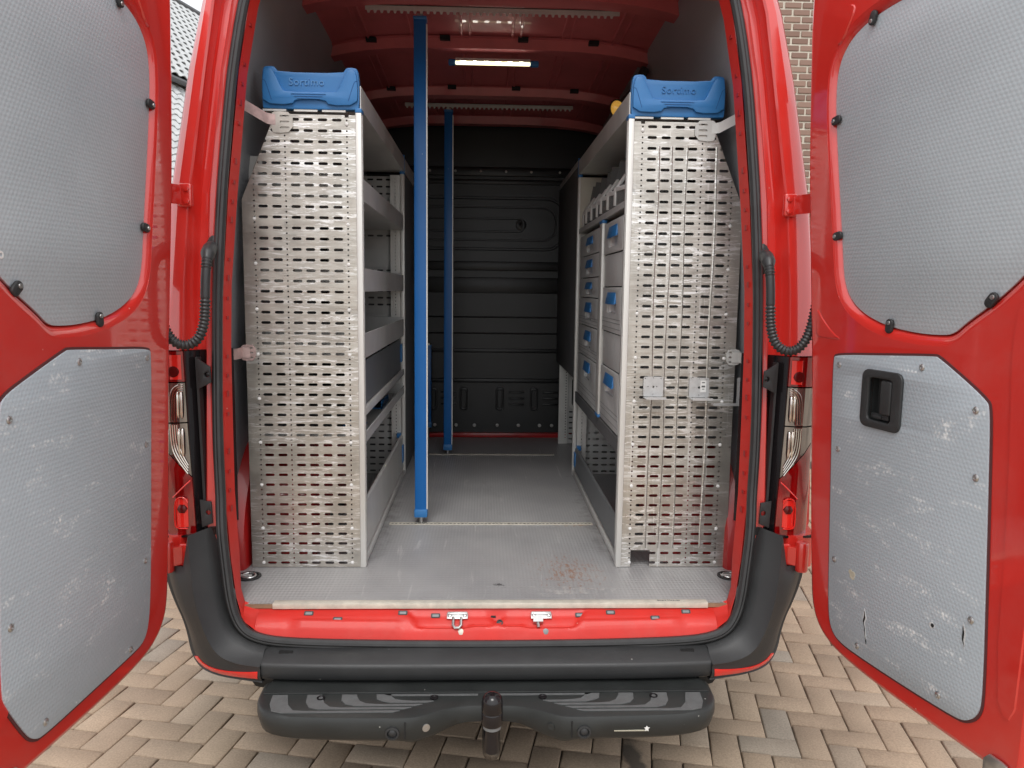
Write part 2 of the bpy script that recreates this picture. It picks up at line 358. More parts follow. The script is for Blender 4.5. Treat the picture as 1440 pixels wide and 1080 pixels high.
class MB:
    def __init__(s): s.v = []; s.f = []
    def add(s, vs, fs):
        n = len(s.v); s.v += [tuple(v) for v in vs]; s.f += [tuple(i + n for i in f) for f in fs]; return s
    def box(s, x0, y0, z0, x1, y1, z1, M=None):
        vs = [Vector((x, y, z)) for z in (z0, z1) for x, y in ((x0, y0), (x1, y0), (x1, y1), (x0, y1))]
        if M is not None: vs = [M @ v for v in vs]
        return s.add(vs, [(0, 3, 2, 1), (4, 5, 6, 7), (0, 1, 5, 4), (1, 2, 6, 5), (2, 3, 7, 6), (3, 0, 4, 7)])
    def loft(s, rings, closed=True, cap=False):
        n = len(rings[0]); vs = [p for r in rings for p in r]; fs = []
        for i in range(len(rings) - 1):
            for j in range(n if closed else n - 1):
                k = (j + 1) % n; fs.append((i * n + j, i * n + k, (i + 1) * n + k, (i + 1) * n + j))
        if cap:
            fs.append(tuple(range(n))[::-1]); fs.append(tuple(range((len(rings) - 1) * n, len(rings) * n)))
        return s.add(vs, fs)
    def prism(s, poly, d0, d1, ax='z', M=None):
        """polygon in the plane normal to ax: z -> (x,y), y -> (x,z), x -> (y,z)"""
        T = {'z': lambda a, b, d: (a, b, d), 'y': lambda a, b, d: (a, d, b), 'x': lambda a, b, d: (d, a, b)}[ax]
        r = [[Vector(T(a, b, d)) for a, b in poly] for d in (d0, d1)]
        if M is not None: r = [[M @ v for v in q] for q in r]
        return s.loft(r, True, True)
    def tube(s, path, rad_, n=10, cap=True):
        P = [Vector(p) for p in path]; rings = []; up = None
        for i, p in enumerate(P):
            t = (P[min(i + 1, len(P) - 1)] - P[max(i - 1, 0)]).normalized()
            if up is None:
                up = t.orthogonal().normalized()
            else:
                up = (up - t * up.dot(t)).normalized()
            b = t.cross(up); r = rad_[i] if isinstance(rad_, (list, tuple)) else rad_
            rings.append([p + up * (r * cos(2 * pi * k / n)) + b * (r * sin(2 * pi * k / n)) for k in range(n)])
        return s.loft(rings, True, cap)
    def lathe(s, prof, n=20, M=None):
        rings = [[Vector((r * cos(2 * pi * k / n), r * sin(2 * pi * k / n), z)) for k in range(n)] for r, z in prof]
        if M is not None: rings = [[M @ v for v in q] for q in rings]
        return s.loft(rings, True, True)
    def mesh(s, m, bevel=0, seg=2, ang=38):
        bm = bmesh.new(); vv = [bm.verts.new(v) for v in s.v]
        for f in s.f:
            try: bm.faces.new([vv[i] for i in f])
            except ValueError: pass
        return finish(bm, m, bevel, seg, ang)
    def put(s, name, m, parent=None, M=None, bevel=0, seg=2, ang=38, **kw):
        return put(name, s.mesh(m, bevel, seg, ang), parent, M, **kw)

def chaikin(poly, it=2, closed=True):
    P = [Vector(p) for p in poly]
    for _ in range(it):
        Q = []
        n = len(P)
        for i in range(n if closed else n - 1):
            a, b = P[i], P[(i + 1) % n]; Q += [a.lerp(b, .25), a.lerp(b, .75)]
        if not closed: Q = [P[0]] + Q + [P[-1]]
        P = Q
    return [tuple(p) for p in P]

def offset(poly, d):
    """offset a closed polygon outward by d"""
    P = [Vector(p) for p in poly]; n = len(P)
    area = sum(P[i].x * P[(i + 1) % n].y - P[(i + 1) % n].x * P[i].y for i in range(n))
    sg = 1 if area > 0 else -1
    R = []
    for i in range(n):
        a = (P[i] - P[i - 1]); b = (P[(i + 1) % n] - P[i])
        if a.length < 1e-9 or b.length < 1e-9: R.append(tuple(P[i])); continue
        a.normalize(); b.normalize()
        na = Vector((a.y, -a.x)) * sg; nb = Vector((b.y, -b.x)) * sg
        m = na + nb; l = m.length
        if l < 1e-6: R.append(tuple(P[i] + na * d)); continue
        m /= l; R.append(tuple(P[i] + m * min(d / max(.35, m.dot(na)), 2 * abs(d)) if d > 0 else P[i] + m * max(d / max(.35, m.dot(na)), -2 * abs(d))))
    return R

def rrect(x0, y0, x1, y1, r, k=4):
    P = []
    for cx, cy, a0 in ((x1 - r, y1 - r, 0), (x0 + r, y1 - r, 90), (x0 + r, y0 + r, 180), (x1 - r, y0 + r, 270)):
        for i in range(k + 1): P.append((cx + r * cos(rad(a0 + 90 * i / k)), cy + r * sin(rad(a0 + 90 * i / k))))
    return P

def ngon(cx, cy, r, n=12):
    return [(cx + r * cos(2 * pi * i / n), cy + r * sin(2 * pi * i / n)) for i in range(n)]

def plate(outer, holes, t, m, bevel=0, ang=38):
    """flat plate with holes in local XY, thickness t centred on z=0 (filled 2-D curve turned into a mesh)"""
    cu = bpy.data.curves.new('c', 'CURVE'); cu.dimensions = '2D'; cu.fill_mode = 'BOTH'
    cu.extrude = max(t / 2 - bevel, 1e-5); cu.bevel_depth = bevel; cu.bevel_resolution = 1; cu.offset = -bevel
    for loop in [outer] + list(holes):
        sp = cu.splines.new('POLY'); sp.points.add(len(loop) - 1)
        for p, q in zip(sp.points, loop): p.co = (q[0], q[1], 0, 1)
        sp.use_cyclic_u = True
    o = bpy.data.objects.new('tmp', cu); COL.objects.link(o)
    dg = bpy.context.evaluated_depsgraph_get(); dg.update()
    me = bpy.data.meshes.new_from_object(o.evaluated_get(dg))
    bpy.data.objects.remove(o); bpy.data.curves.remove(cu)
    bm = bmesh.new(); bm.from_mesh(me); bpy.data.meshes.remove(me)
    return finish(bm, m, 0, 2, ang)

def text_mesh(txt, size, depth, m, spacing=1.):
    cu = bpy.data.curves.new('t', 'FONT'); cu.body = txt; cu.size = size; cu.extrude = depth / 2
    cu.align_x = 'CENTER'; cu.align_y = 'CENTER'; cu.space_character = spacing; cu.resolution_u = 3
    o = bpy.data.objects.new('tmp', cu); COL.objects.link(o)
    dg = bpy.context.evaluated_depsgraph_get(); dg.update()
    me = bpy.data.meshes.new_from_object(o.evaluated_get(dg))
    bpy.data.objects.remove(o); bpy.data.curves.remove(cu)
    me.materials.clear(); me.materials.append(m)
    return me

def T(x, y, z): return Matrix.Translation((x, y, z))
XZ = Matrix(((1, 0, 0, 0), (0, 0, -1, 0), (0, 1, 0, 0), (0, 0, 0, 1)))      # local XY -> world XZ, local +z -> world -Y (faces the camera)
def XZat(y): return T(0, y, 0) @ XZ
def lerp(a, b, t): return a + (b - a) * t
def interp(tab, z):
    """tab: (z, value) sorted by z"""
    if z <= tab[0][0]: return tab[0][1]
    for (a, va), (b, vb) in zip(tab, tab[1:]):
        if z <= b: return va + (vb - va) * (z - a) / (b - a)
    return tab[-1][1]

X0 = -.012                    # the van's centre line
FZ = .66                      # cargo floor
def lean(z): return max(0, .09 * (z - .9))

# ------------------------------------------------------------------ ground: herringbone pavers
ground = MB().add([(-60, -60, -.03), (60, -60, -.03), (60, 60, -.03), (-60, 60, -.03)], [(0, 1, 2, 3)]).put('ground', GROUND, kind='structure')
drive = MB().box(-5, -5, -.028, 5, 5, -.011).put('driveway', JOINT, kind='structure')
W = .105; PA = rad(-11.6)
ex = Vector((cos(PA), sin(PA), 0)); ey = Vector((-sin(PA), cos(PA), 0))
PO = Vector((-1.47, .744, 0)) - ey * W
def paver_mesh(a, b, m, seed):
    rnd = random.Random(seed); g = .0022; c = .005; h = -.02
    x0, x1, y0, y1 = -a + g, a - g, -b + g, b - g
    j = lambda: rnd.uniform(-.0012, .0012)
    base = [(x0 + j(), y0 + j()), (x1 + j(), y0 + j()), (x1 + j(), y1 + j()), (x0 + j(), y1 + j())]
    top = [(x + (c if x < 0 else -c), y + (c if y < 0 else -c)) for x, y in base]
    mb = MB().loft([[(x, y, h) for x, y in base], [(x, y, -.004) for x, y in base], [(x, y, 0) for x, y in top]], True, True)
    return mb
PM = [paver_mesh(W, W / 2, PAVER, i).mesh(PAVER, ang=60) for i in range(4)]
def inpoly(x, y, P):
    c = False
    for i in range(len(P)):
        (x1, y1), (x2, y2) = P[i - 1], P[i]
        if (y1 > y) != (y2 > y) and x < (x2 - x1) * (y - y1) / (y2 - y1) + x1: c = not c
    return c
SHOWN = [[(-1.85, .02), (-.50, .02), (-.50, .42), (-.78, .90), (-1.05, 1.55), (-1.20, 2.05), (-1.66, 2.05), (-1.66, 1.0)],
         [(1.85, .02), (.50, .02), (.50, .42), (.78, .90), (1.05, 1.55), (1.20, 2.05), (1.66, 2.05), (1.66, 1.0)],
         [(-.51, .03), (.51, .03), (.51, .40), (-.51, .40)]]
cells = []
for iy in range(-42, 46):
    for ix in range(-46, 60):
        o = (ix + iy) % 4
        if o == 0: c = PO + ex * ((ix + 1) * W) + ey * ((iy + .5) * W); rot = PA
        elif o == 3: c = PO + ex * ((ix + .5) * W) + ey * ((iy + 1 - 1) * W); rot = PA + pi / 2
        else: continue
        if abs(c.x) < 4.7 and -4.6 < c.y < 4.7: cells.append((c, rot))
seen = [(c, r) for c, r in cells if any(inpoly(c.x, c.y, P) for P in SHOWN)]
seen.sort(key=lambda q: (q[0] - Vector((0, -2.286, 1.6))).length)
seen = seen[:300]
sid = {id(c) for c, r in seen}
rnd = random.Random(4)
def pmat(c, r): return T(c.x, c.y, rnd.uniform(-.0025, .0018)) @ Matrix.Rotation(rnd.uniform(-.006, .006), 4, 'X') @ Matrix.Rotation(rnd.uniform(-.006, .006), 4, 'Y') @ Matrix.Rotation(r + rnd.uniform(-.006, .006), 4, 'Z')
for i, (c, r) in enumerate(seen):
    put('paver', PM[i % 4], drive, pmat(c, r))
mb = MB(); proto = paver_mesh(W, W / 2, PAVER, 9)
for c, r in cells:
    if id(c) in sid: continue
    M = pmat(c, r); mb.add([M @ Vector(v) for v in proto.v], proto.f)
me = bpy.data.meshes.new('m'); me.from_pydata(mb.v, [], mb.f); me.materials.append(PAVER_S)
put('paver_field', me, drive, kind='stuff')

# ------------------------------------------------------------------ brick house on the right, tiled house on the left
bh = thing('brick_house', (5.5, 9.2, 0), 'brown brick house wall with pale mortar joints behind the right van door', 'house')
by = 6.80
MB().box(1.9, by + .012, 0, 9.0, 9.5, 6.2).put('wall', MORTAR, bh)
MB().add([(1.7, by - .2, 6.2), (9.2, by - .2, 6.2), (9.2, 8.2, 8.2), (1.7, 8.2, 8.2), (1.7, 9.7, 6.2), (9.2, 9.7, 6.2)],
         [(0, 1, 2, 3), (3, 2, 5, 4), (0, 3, 4), (1, 5, 2)]).put('roof', GUTTER, bh)
BL, BH = .205, .0775
brick_me = MB().box(0, 0, 0, BL - .022, .06, BH - .020).mesh(BRICK, .003, 1)
half_me = MB().box(0, 0, 0, BL / 2 - .020, .06, BH - .017).mesh(BRICK, .003, 1)
mbs = MB(); nb = 0
for row in range(0, 79):
    z = .03 + row * BH
    for k in range(34):
        x = 1.92 + k * BL + (BL / 2 if row % 2 else 0) + rnd.uniform(-.004, .004)
        if x > 8.8: continue
        y = by + rnd.uniform(-.004, .004)
        if 2.95 < x < 3.85 and .75 < z < 5.25 and nb < 298:
            put('brick', brick_me, bh, T(x, y, z)); nb += 1
        else:
            mbs.box(x, y, z, x + BL - .016, y + .06, z + BH - .015)
mbs.put('brick_courses', BRICK, bh, kind='stuff')

th = thing('tiled_house', (-9, 24, 0), 'distant house with pale grey pantile roof seen beyond the left van door', 'house')
az = rad(13.7); e1 = Vector((sin(az), cos(az), 0)); dn = Vector((cos(az), -sin(az), 0))
slope = (dn * cos(rad(46)) - Vector((0, 0, 1)) * sin(rad(46))).normalized(); nrm = e1.cross(slope).normalized()
if nrm.z < 0: nrm = -nrm
RP = Vector((-9.0, 20.2, 9.55))
def P3(a, b, c=0.): return RP + e1 * a + slope * b + nrm * c
g1, g2 = .30, .245
tb = MB()
prof = [(0, .0), (.05, .035), (.11, .045), (.17, .03), (.22, .002), (.27, -.006), (.305, .004)]
# one tile in its own frame: x along the eaves, y down the slope, z out of the roof
tb.loft([[(x, 0, z + .0) for x, z in prof], [(x, g2 + .05, z + .03) for x, z in prof], [(x, g2 + .05, z + .008) for x, z in prof], [(x, 0, z - .02) for x, z in prof]], False)
tile_me = tb.mesh(TILE, ang=60)
Mroof = Matrix(((e1.x, slope.x, nrm.x, 0), (e1.y, slope.y, nrm.y, 0), (e1.z, slope.z, nrm.z, 0), (0, 0, 0, 1)))
NR = 19
stuff = MB(); nt_ = 0
for rr_ in range(NR):
    for k in range(-14, 16):
        off = .15 if rr_ % 2 else 0
        M = T(*P3(k * g1 + off, rr_ * g2, 0)) @ Mroof
        if -6 <= k <= 8 and nt_ < 299:
            put('roof_tile', tile_me, th, M); nt_ += 1
        else:
            stuff.add([M @ Vector(v) for v in tb.v], tb.f)
stuff.put('roof_tiles', TILE, th, kind='stuff')
bw = NR * g2
roofslab = MB().loft([[P3(a, -.02, -.03), P3(a, bw + .1, -.03), P3(a, bw + .1, -.14), P3(a, -.02, -.14)] for a in (-4.3, 4.8)], True, True)
roofslab.put('roof', GUTTER, th)
MB().tube([P3(-4.4, -.03, .03), P3(4.9, -.03, .03)], .09, 8).put('ridge_cap', GUTTER, th)
MB().tube([P3(-4.4, bw + .14, -.05), P3(4.9, bw + .14, -.05)], .07, 8).put('gutter', GUTTER, th)
wl = MB()
q = [P3(-4, bw - .25, 0), P3(4.6, bw - .25, 0)]; back = [p - dn * 6 for p in q]
zt = q[0].z - .1
wl.loft([[Vector((p.x, p.y, z)) for p in (q[0], q[1], back[1], back[0])] for z in (0, zt)], True, True)
wl.put('wall', RENDERWALL, th)
# low lean-to roof below the gutter
lt = MB()
S2 = [(q[0] + dn * .05), (q[1] + dn * .05)]
for k in range(-44, 16):
    for rr_ in range(22):
        M = T(*(P3(k * g1, bw - .34 + rr_ * g2, -.24))) @ Mroof
        lt.add([M @ Vector(v) for v in tb.v], tb.f)
lt.put('lower_roof_tiles', TILE, th, kind='stuff')
MB().loft([[P3(a, bw - .36, -.28), P3(a, bw - .3 + 22 * g2, -.28), P3(a, bw - .3 + 22 * g2, -.38), P3(a, bw - .36, -.38)] for a in (-13.3, 4.8)], True, True).put('lower_roof', GUTTER, th)

# ------------------------------------------------------------------ the van body
van = thing('van', (0, 2.2, 0), 'red panel van with both rear doors wide open, seen from behind', 'van')

LV = [  # z, p1..p6 half widths, p7, p8
    (2.62, .815, .775, .770, .735, .720, .706, .680, .668),
    (2.46, .862, .818, .812, .778, .764, .750, .722, .712),
    (2.26, .903, .845, .840, .810, .795, .783, .753, .745),
    (1.90, .957, .890, .880, .845, .828, .815, .785, .775),
    (1.63, .977, .905, .890, .853, .838, .826, .800, .793),
    (1.44, .986, .908, .890, .856, .840, .826, .803, .795),
    (1.20, .993, .912, .890, .857, .840, .826, .803, .790),
    (1.00, .996, .915, .890, .857, .839, .822, .798, .785),
    (.89, .996, .915, .890, .856, .834, .812, .787, .778),
    (.80, .994, .915, .890, .850, .822, .800, .775, .772),
]
LV.sort()
def col(i): return [(r[0], r[i]) for r in LV]
def X(i, z): return interp(col(i), z)
for sd in (-1, 1):
    # rear pillar: the stepped, painted face between body corner and seal
    zs = [.78, .80, .84, .884, .889, .92, 1.0, 1.1, 1.2, 1.3, 1.40, 1.428, 1.434, 1.5, 1.55, 1.63, 1.7, 1.8, 1.9, 2.0, 2.1, 2.18, 2.26, 2.36, 2.46, 2.54, 2.62]
    rings = []
    for z in zs:
        rec = .10 if .886 < z < 1.431 else 0          # pocket for the lamp
        ys = [.10, .03 + rec, .006 + rec, -.004 + rec, -.02 + rec, -.02 + rec, -.014 + rec, .028 + max(0, rec - .03), .034 + rec * .3, .034, .004, -.002, .004, .012]
        x1, x2, x3, x4, x5, x6 = [X(i, z) for i in range(1, 7)]
        x1 += .016 if sd > 0 else 0
        xs = [x1 + .012, x1 + .004, x1 - .002, x1 - .012, (x1 + x2) / 2, x2 + .006, x2, x3, x3 - .006, x4 + .004, x4 - .003, (x4 + x5) / 2, x5, x6 - .02]
        rings.append([(X0 + sd * x, y + lean(z), z) for x, y in zip(xs, ys)])
    MB().loft(rings, False).put('rear_pillar', RED, van, ang=32)
    # outer skin
    prof = [(.805, .990)] + [(r[0], r[1] + .012) for r in LV if r[0] > .85]
    cl = [(.46, .83), (.56, .86), (.68, .91), (.803, .950)]
    MB().loft([[(X0 + sd * x, y, z) for z, x in cl] for y in (.12, 1.0, 4.5)], False).put('side_cladding', BUMP, van)
    rings = []
    for y in (0, .06, .25, .8, 2.0, 3.4, 4.5):
        rings.append([(X0 + sd * (x + (.016 if sd > 0 else 0) + (.018 if y >= .25 else .01 if y > 0 else 0)), max(.10 + lean(z), y), z) for z, x in prof])
    MB().loft(rings, False).put('side_panel', RED, van)
    # flange between seal and lining
    zz = [2.62, 2.46, 2.36, 2.26, 2.1, 1.9, 1.75, 1.63, 1.44, 1.2, 1.0, .89, .80]
    A, B, C = [], [], []
    LX = [(.66, .880), (1.2, .872), (1.63, .850), (1.9, .832), (2.16, .800), (2.26, .782), (2.46, .742), (2.64, .695), (2.72, .68)]
    path7 = [(X(7, z), z, lean(z)) for z in zz]
    path8 = [(X(8, z), z, lean(z) + .055) for z in zz]
    path7[-1] = (.775, .80, -.02); path8[-1] = (.772, .80, .05)
    path7 += [(.757, .70, -.04), (.735, .632, -.055), (.697, .604, -.060)]
    path8 += [(.764, .70, .03), (.748, .665, .012), (.70, .648, .006)]
    rows = [[(X0 + sd * (a[0] + (b[0] - a[0]) * t), a[2] + (b[2] - a[2]) * t, a[1] + (b[1] - a[1]) * t) for t in (0, .15, .5, .85, 1)] +
            [(X0 + sd * (interp(LX, b[1]) if b[1] > .7 else b[0] + .02), b[2] + .02, b[1] - (0 if b[1] > .7 else .02))] for a, b in zip(path7, path8)]
    MB().loft(rows, False).put('door_aperture_flange', RED_SILL, van, ang=50)
    # pinholes and small clip slots along the flange
    mb = MB()
    for i in range(26):
        z = .95 + i * .058
        x = (X(7, z) + X(8, z)) / 2 + .0016
        if i % 5 == 4: continue
        mb.box(X0 + sd * (x - .001) - .0035, lean(z) + .018, z - .005, X0 + sd * (x - .001) + .0035, lean(z) + .034, z + (.005 if i % 3 else .012))
    mb.put('flange_slot', mat('red_shadowed_slot', (.36, .012, .010), .5), van, kind='stuff')
    # inner lining
    rings = []
    for y in (.075, .4, .9, 1.5, 2.1, 2.74):
        rings.append([(X0 + sd * (x + dx), max(y, lean(z) + .065), z) for dx in (0,) for z, x in LX])
    MB().loft(rings, False).put('side_lining', LIN_SIDE, van)

# seal: a rubber section swept round the whole aperture
half = [(.692, 2.62), (.736, 2.46), (.768, 2.26), (.785, 2.08), (.800, 1.90), (.813, 1.63), (.8145, 1.44), (.8145, 1.2), (.806, 1.0), (.798, .89), (.786, .80), (.772, .70), (.752, .638), (.722, .600), (.67, .578), (.58, .568), (.4, .562), (.2, .559)]
def sealY(z): return lean(z) - .012 + (0 if z > 1.0 else -.058 * min(1, (1.0 - z) / .4))
pl = [(X0 - x, z) for x, z in half] + [(X0, .558)] + [(X0 + x, z) for x, z in reversed(half)]
pl = chaikin(pl, 2, False)
def sweep(section):
    rings = []
    n = len(pl)
    for i, (x, z) in enumerate(pl):
        a = Vector(pl[max(0, i - 1)]); b = Vector(pl[min(n - 1, i + 1)]); t = (b - a).normalized()
        inn = Vector((-t.y, t.x))                       # towards the opening
        rings.append([(x + inn.x * a_, sealY(z) + d_, z + inn.y * a_) for a_, d_ in section])
    return MB().loft(rings, True, True)
sec = [(.015, .004), (.0155, -.005), (.010, -.013), (.003, -.015), (-.003, -.009), (-.007, -.010), (-.013, -.006), (-.017, .002), (-.016, .010), (.012, .012)]
sweep(sec).put('weatherstrip', RUBBER, van, ang=30)

# rear sill between the seal and the floor edge
def sill_pt(x, t):
    a = abs(x)
    z7 = .584 + .020 * min(1, (a / .697) ** 3); z8 = .648
    y = lerp(-.060, .004, t); z = lerp(z7, z8, t)
    # the ledge: flat upper step, then a falling face
    z += .012 * sin(pi * min(1, t * 1.15)) * (1 - .4 * t)
    # trapezoid dips below the two strikers, raised block between
    for cx in (-.10, .15):
        d = abs(x - cx)
        wv = max(0, min(1, (.115 + .05 * t - d) / .022))
        z -= .012 * wv * max(0, min(1, (t - .18) / .12)) * max(0, min(1, (1.02 - t) / .3))
    wv = max(0, min(1, (.60 - a) / .03)) * max(0, min(1, (a - .26) / .03))
    z += .006 * wv * max(0, min(1, (.42 - t) / .06))
    wv = max(0, min(1, (.10 - abs(x - .025)) / .03))
    z += .006 * wv * max(0, min(1, (.40 - t) / .06))
    if t == 0: y, z = -.066, z7 - .022
    return (X0 + x, y, z)
xs = [-.70 + 1.40 * i / 140 for i in range(141)]
MB().loft([[sill_pt(x, t / 18) for t in range(19)] + [(X0 + x, .03, .640)] for x in xs], False).put('rear_sill', RED_SILL, van, ang=40)
def sill_at(x, y_t): return sill_pt(x - X0, y_t)
# drain plugs and label slots on the sill
for x, t in ((-.56, .68), (-.47, .42), (-.275, .74), (-.175, .76), (.27, .76), (.365, .72), (.60, .70), (.50, .40)):
    p = sill_at(x, t)
    M = T(p[0], p[1], p[2] + .001) @ Matrix.Rotation(rad(42), 4, 'X')
    o = put('sill_plug', plate(rrect(-.014, -.007, .014, .007, .003), [rrect(-.010, -.004, .010, .004, .002)], .004, BLACK), van, M)
    put('plug_insert', plate(rrect(-.010, -.004, .010, .004, .002), [], .003, MIDGREY), o, M)
p = sill_at(.022, .50)
MB().lathe([(.010, -.002), (.010, .004), (.006, .005), (.0055, .002), (.002, .002)], 14, T(*p) @ Matrix.Rotation(rad(45), 4, 'X')).put('sill_button', BLACK, van)
p = sill_at(0.0, .80)
MB().box(-.010, -.003, -.002, .010, .003, .0015, T(*p) @ Matrix.Rotation(rad(42), 4, 'X')).put('sill_slot', DARKHOLE, van)
for x, lug in ((-.108, 'u'), (.150, 'l')):
    p = sill_at(x, .70); M = T(p[0], p[1] - .002, p[2] + .006) @ Matrix.Rotation(rad(38), 4, 'X')
    mb = MB().box(-.032, -.010, -.004, .032, .010, .003, M).box(-.030, .004, .002, .030, .012, .006, M)
    for q_ in (-.023, .023): mb.lathe([(.006, .002), (.006, .006), (.003, .007)], 8, M @ T(q_, 0, 0))
    o = mb.put('striker', STEEL, van, bevel=.001)
    if lug == 'u':
        mb = MB().tube([M @ Vector(v) for v in ((-.012, -.006, .004), (-.012, -.034, .006), (-.006, -.042, .006), (.006, -.042, .006), (.012, -.034, .006), (.012, -.006, .004))], .0045, 8)
    else:
        mb = MB().box(-.026, -.026, 0, .004, -.006, .014, M).tube([M @ Vector(v) for v in ((-.012, -.022, .006), (-.010, -.040, .004))], .005, 8)
    mb.put('striker_loop', STEEL, o)
    pb = sill_at(x + .012, .08); MB().lathe([(.009, -.004), (.009, .001), (.005, .002)], 14, T(pb[0], pb[1] + .002, pb[2] + .001) @ Matrix.Rotation(rad(60), 4, 'X')).put('sill_stop', CREAM if lug == 'u' else MIDGREY, van)

# cargo floor and its edging
fl = [(-.765, .006), (.745, .006), (.785, .05), (.86, .10), (.872, .12), (.872, 2.73), (-.892, 2.73), (-.892, .12), (-.88, .10), (-.805, .05)]
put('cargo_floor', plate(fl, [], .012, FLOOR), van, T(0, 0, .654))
MB().box(-.765, -.003, .6482, .745, .0057, .6588).put('floor_edge', WOOD, van)
mb = MB().box(-.672, -.0055, .6605, .672, .022, .6640).box(-.672, -.0065, .647, .672, -.0035, .6640)
strip = mb.put('floor_edging_strip', CREAM, van, bevel=.001)
put('lettering', text_mesh('Smart Modular', .012, .0006, PRINT), strip, T(.552, .012, .6645))
for sd in (-1, 1):
    cx, cy = sd * .812 + .0, .226
    o = put('tie_down_cup', plate(ngon(0, 0, .040, 28), [ngon(0, 0, .032, 28)], .006, BLACK), van, T(cx, cy, .662))
    MB().lathe([(.032, -.0035), (.0315, -.003), (.001, -.003)], 24, T(cx, cy, .6645)).put('cup_floor', DARKHOLE, o)
    MB().tube([(cx + .022 * cos(a) , cy + .018 * sin(a), .665 + .002 * sin(a)) for a in [i * pi / 8 for i in range(17)]], .0035, 7).put('lashing_ring', STEEL, o)
    MB().box(cx - .03, cy - .006, .6625, cx + .01, cy + .004, .668, ).put('ring_clamp', STEELGREY, o)

# lashing tracks: floor and roof
def track(x0, x1, pitch, wd):
    holes = []
    n = int((x1 - x0 - .01) / pitch); s = (x1 - x0 - n * pitch) / 2 + x0
    for i in range(n + 1):
        x = s + i * pitch
        holes.append(ngon(x, 0, wd * .34, 8) if i % 2 == 0 else rrect(x - wd * .22, -wd * .30, x + wd * .22, wd * .30, wd * .12, 2))
    return holes, [(x0, -wd / 2), (x1, -wd / 2), (x1, wd / 2), (x0, wd / 2)]
for y, x0, x1 in ((.815, -.415, .424), (2.16, -.345, .385)):
    h, o_ = track(x0, x1, .016, .026)
    MB().box(x0, y - .011, .6601, x1, y + .011, .6606).put('track_bed', DARKHOLE, van)
    put('floor_track', plate(o_, h, .003, CREAM), van, T(0, y, .6622))

# roof: outer arch over inner arch, with long swages
def roofz(x, y): return 2.735 - .048 * (abs(x) / .7) ** 4 - .033 * (y - .82)
xs = [-.70 + 1.4 * i / 20 for i in range(21)]
rings = []
for y in (.14, .5, 1, 1.5, 2.0, 2.5, 2.9, 4.5):
    inner = [(X0 + x, y, roofz(x, min(y, 2.9))) for x in xs]
    outer = [(X0 + .84, y, 2.56), (X0 + .80, y, 2.68)] + [(X0 - x * 1.02, y, roofz(x, 1.0) + .07) for x in xs] + [(X0 - .80, y, 2.68), (X0 - .84, y, 2.56)]
    rings.append(inner + outer)
mb = MB().loft(rings, True, True)
for cx in (-.55, -.33, -.11, .11, .33, .55):
    for dx in (-.018, .018):
        sec_ = []
        for y in (.16, 2.7):
            z = roofz(cx, y) + .004
            sec_.append([(X0 + cx + dx - .007, y, z), (X0 + cx + dx + .007, y, z), (X0 + cx + dx + .004, y, z - .012), (X0 + cx + dx - .004, y, z - .012)])
        mb.loft(sec_, True, True)
mb.put('roof', ROOFRED_GLARE, van)
for y, dp, wd in ((.745, .048, .085), (1.30, .046, .080), (2.03, .046, .080), (2.62, .05, .07), (.20, .06, .12)):
    rings = []
    xx = [-.715 + 1.43 * i / 24 for i in range(25)]
    for x in xx:
        z = roofz(x, y); g = .02
        rings.append([(X0 + x, y - wd / 2 - .03, z - .002), (X0 + x, y - wd / 2 - .008, z - .006), (X0 + x, y - wd / 2, z - dp), (X0 + x, y + wd / 2, z - dp), (X0 + x, y + wd / 2 + .008, z - .006), (X0 + x, y + wd / 2 + .03, z - .002), (X0 + x, y, z + .01)])
    mb = MB().loft(rings, True, True)
    o = mb.put('roof_bow', ROOFRED_GLARE, van)
    if y > .5 and y < 2.5:
        hb = MB()
        for x in (.36, .42, .50, .545, .60, .64, -.40, -.52, -.60):
            z = roofz(x, y) - dp
            hb.box(X0 + x - .016, y - wd / 2 - .0015, z + .010, X0 + x + .016, y - wd / 2 + .004, z + .018)
        hb.put('bow_holes', DARKHOLE, o, kind='stuff')
        gb = MB()
        for x in (-.52, -.2, .14, .45):
            z = roofz(x, y - wd / 2)
            gb.box(X0 + x - .022, y - wd / 2 - .035, z - .020, X0 + x + .022, y - wd / 2 - .002, z - .004)
        gb.put('adhesive_pad', DARKHOLE, o, kind='stuff')
for y, x0, x1, z in ((.815, -.492, .476, 2.678), (2.16, -.478, .451, 2.632)):
    mb = MB()
    mb.box(x0, y - .017, z - .010, x1, y - .014, z + .010).box(x0, y - .017, z + .007, x1, y + .017, z + .010)
    n = int((x1 - x0) / .025)
    for i in range(n):
        x = x0 + .006 + i * .025
        mb.prism([(x, z - .010), (x + .013, z - .010), (x + .010, z - .020), (x + .003, z - .020)], y - .017, y - .014, 'y')
    mb.box(x0, y - .013, z + .001, x1, y + .016, z + .0065)
    mb.put('roof_track', STEELGREY, van)

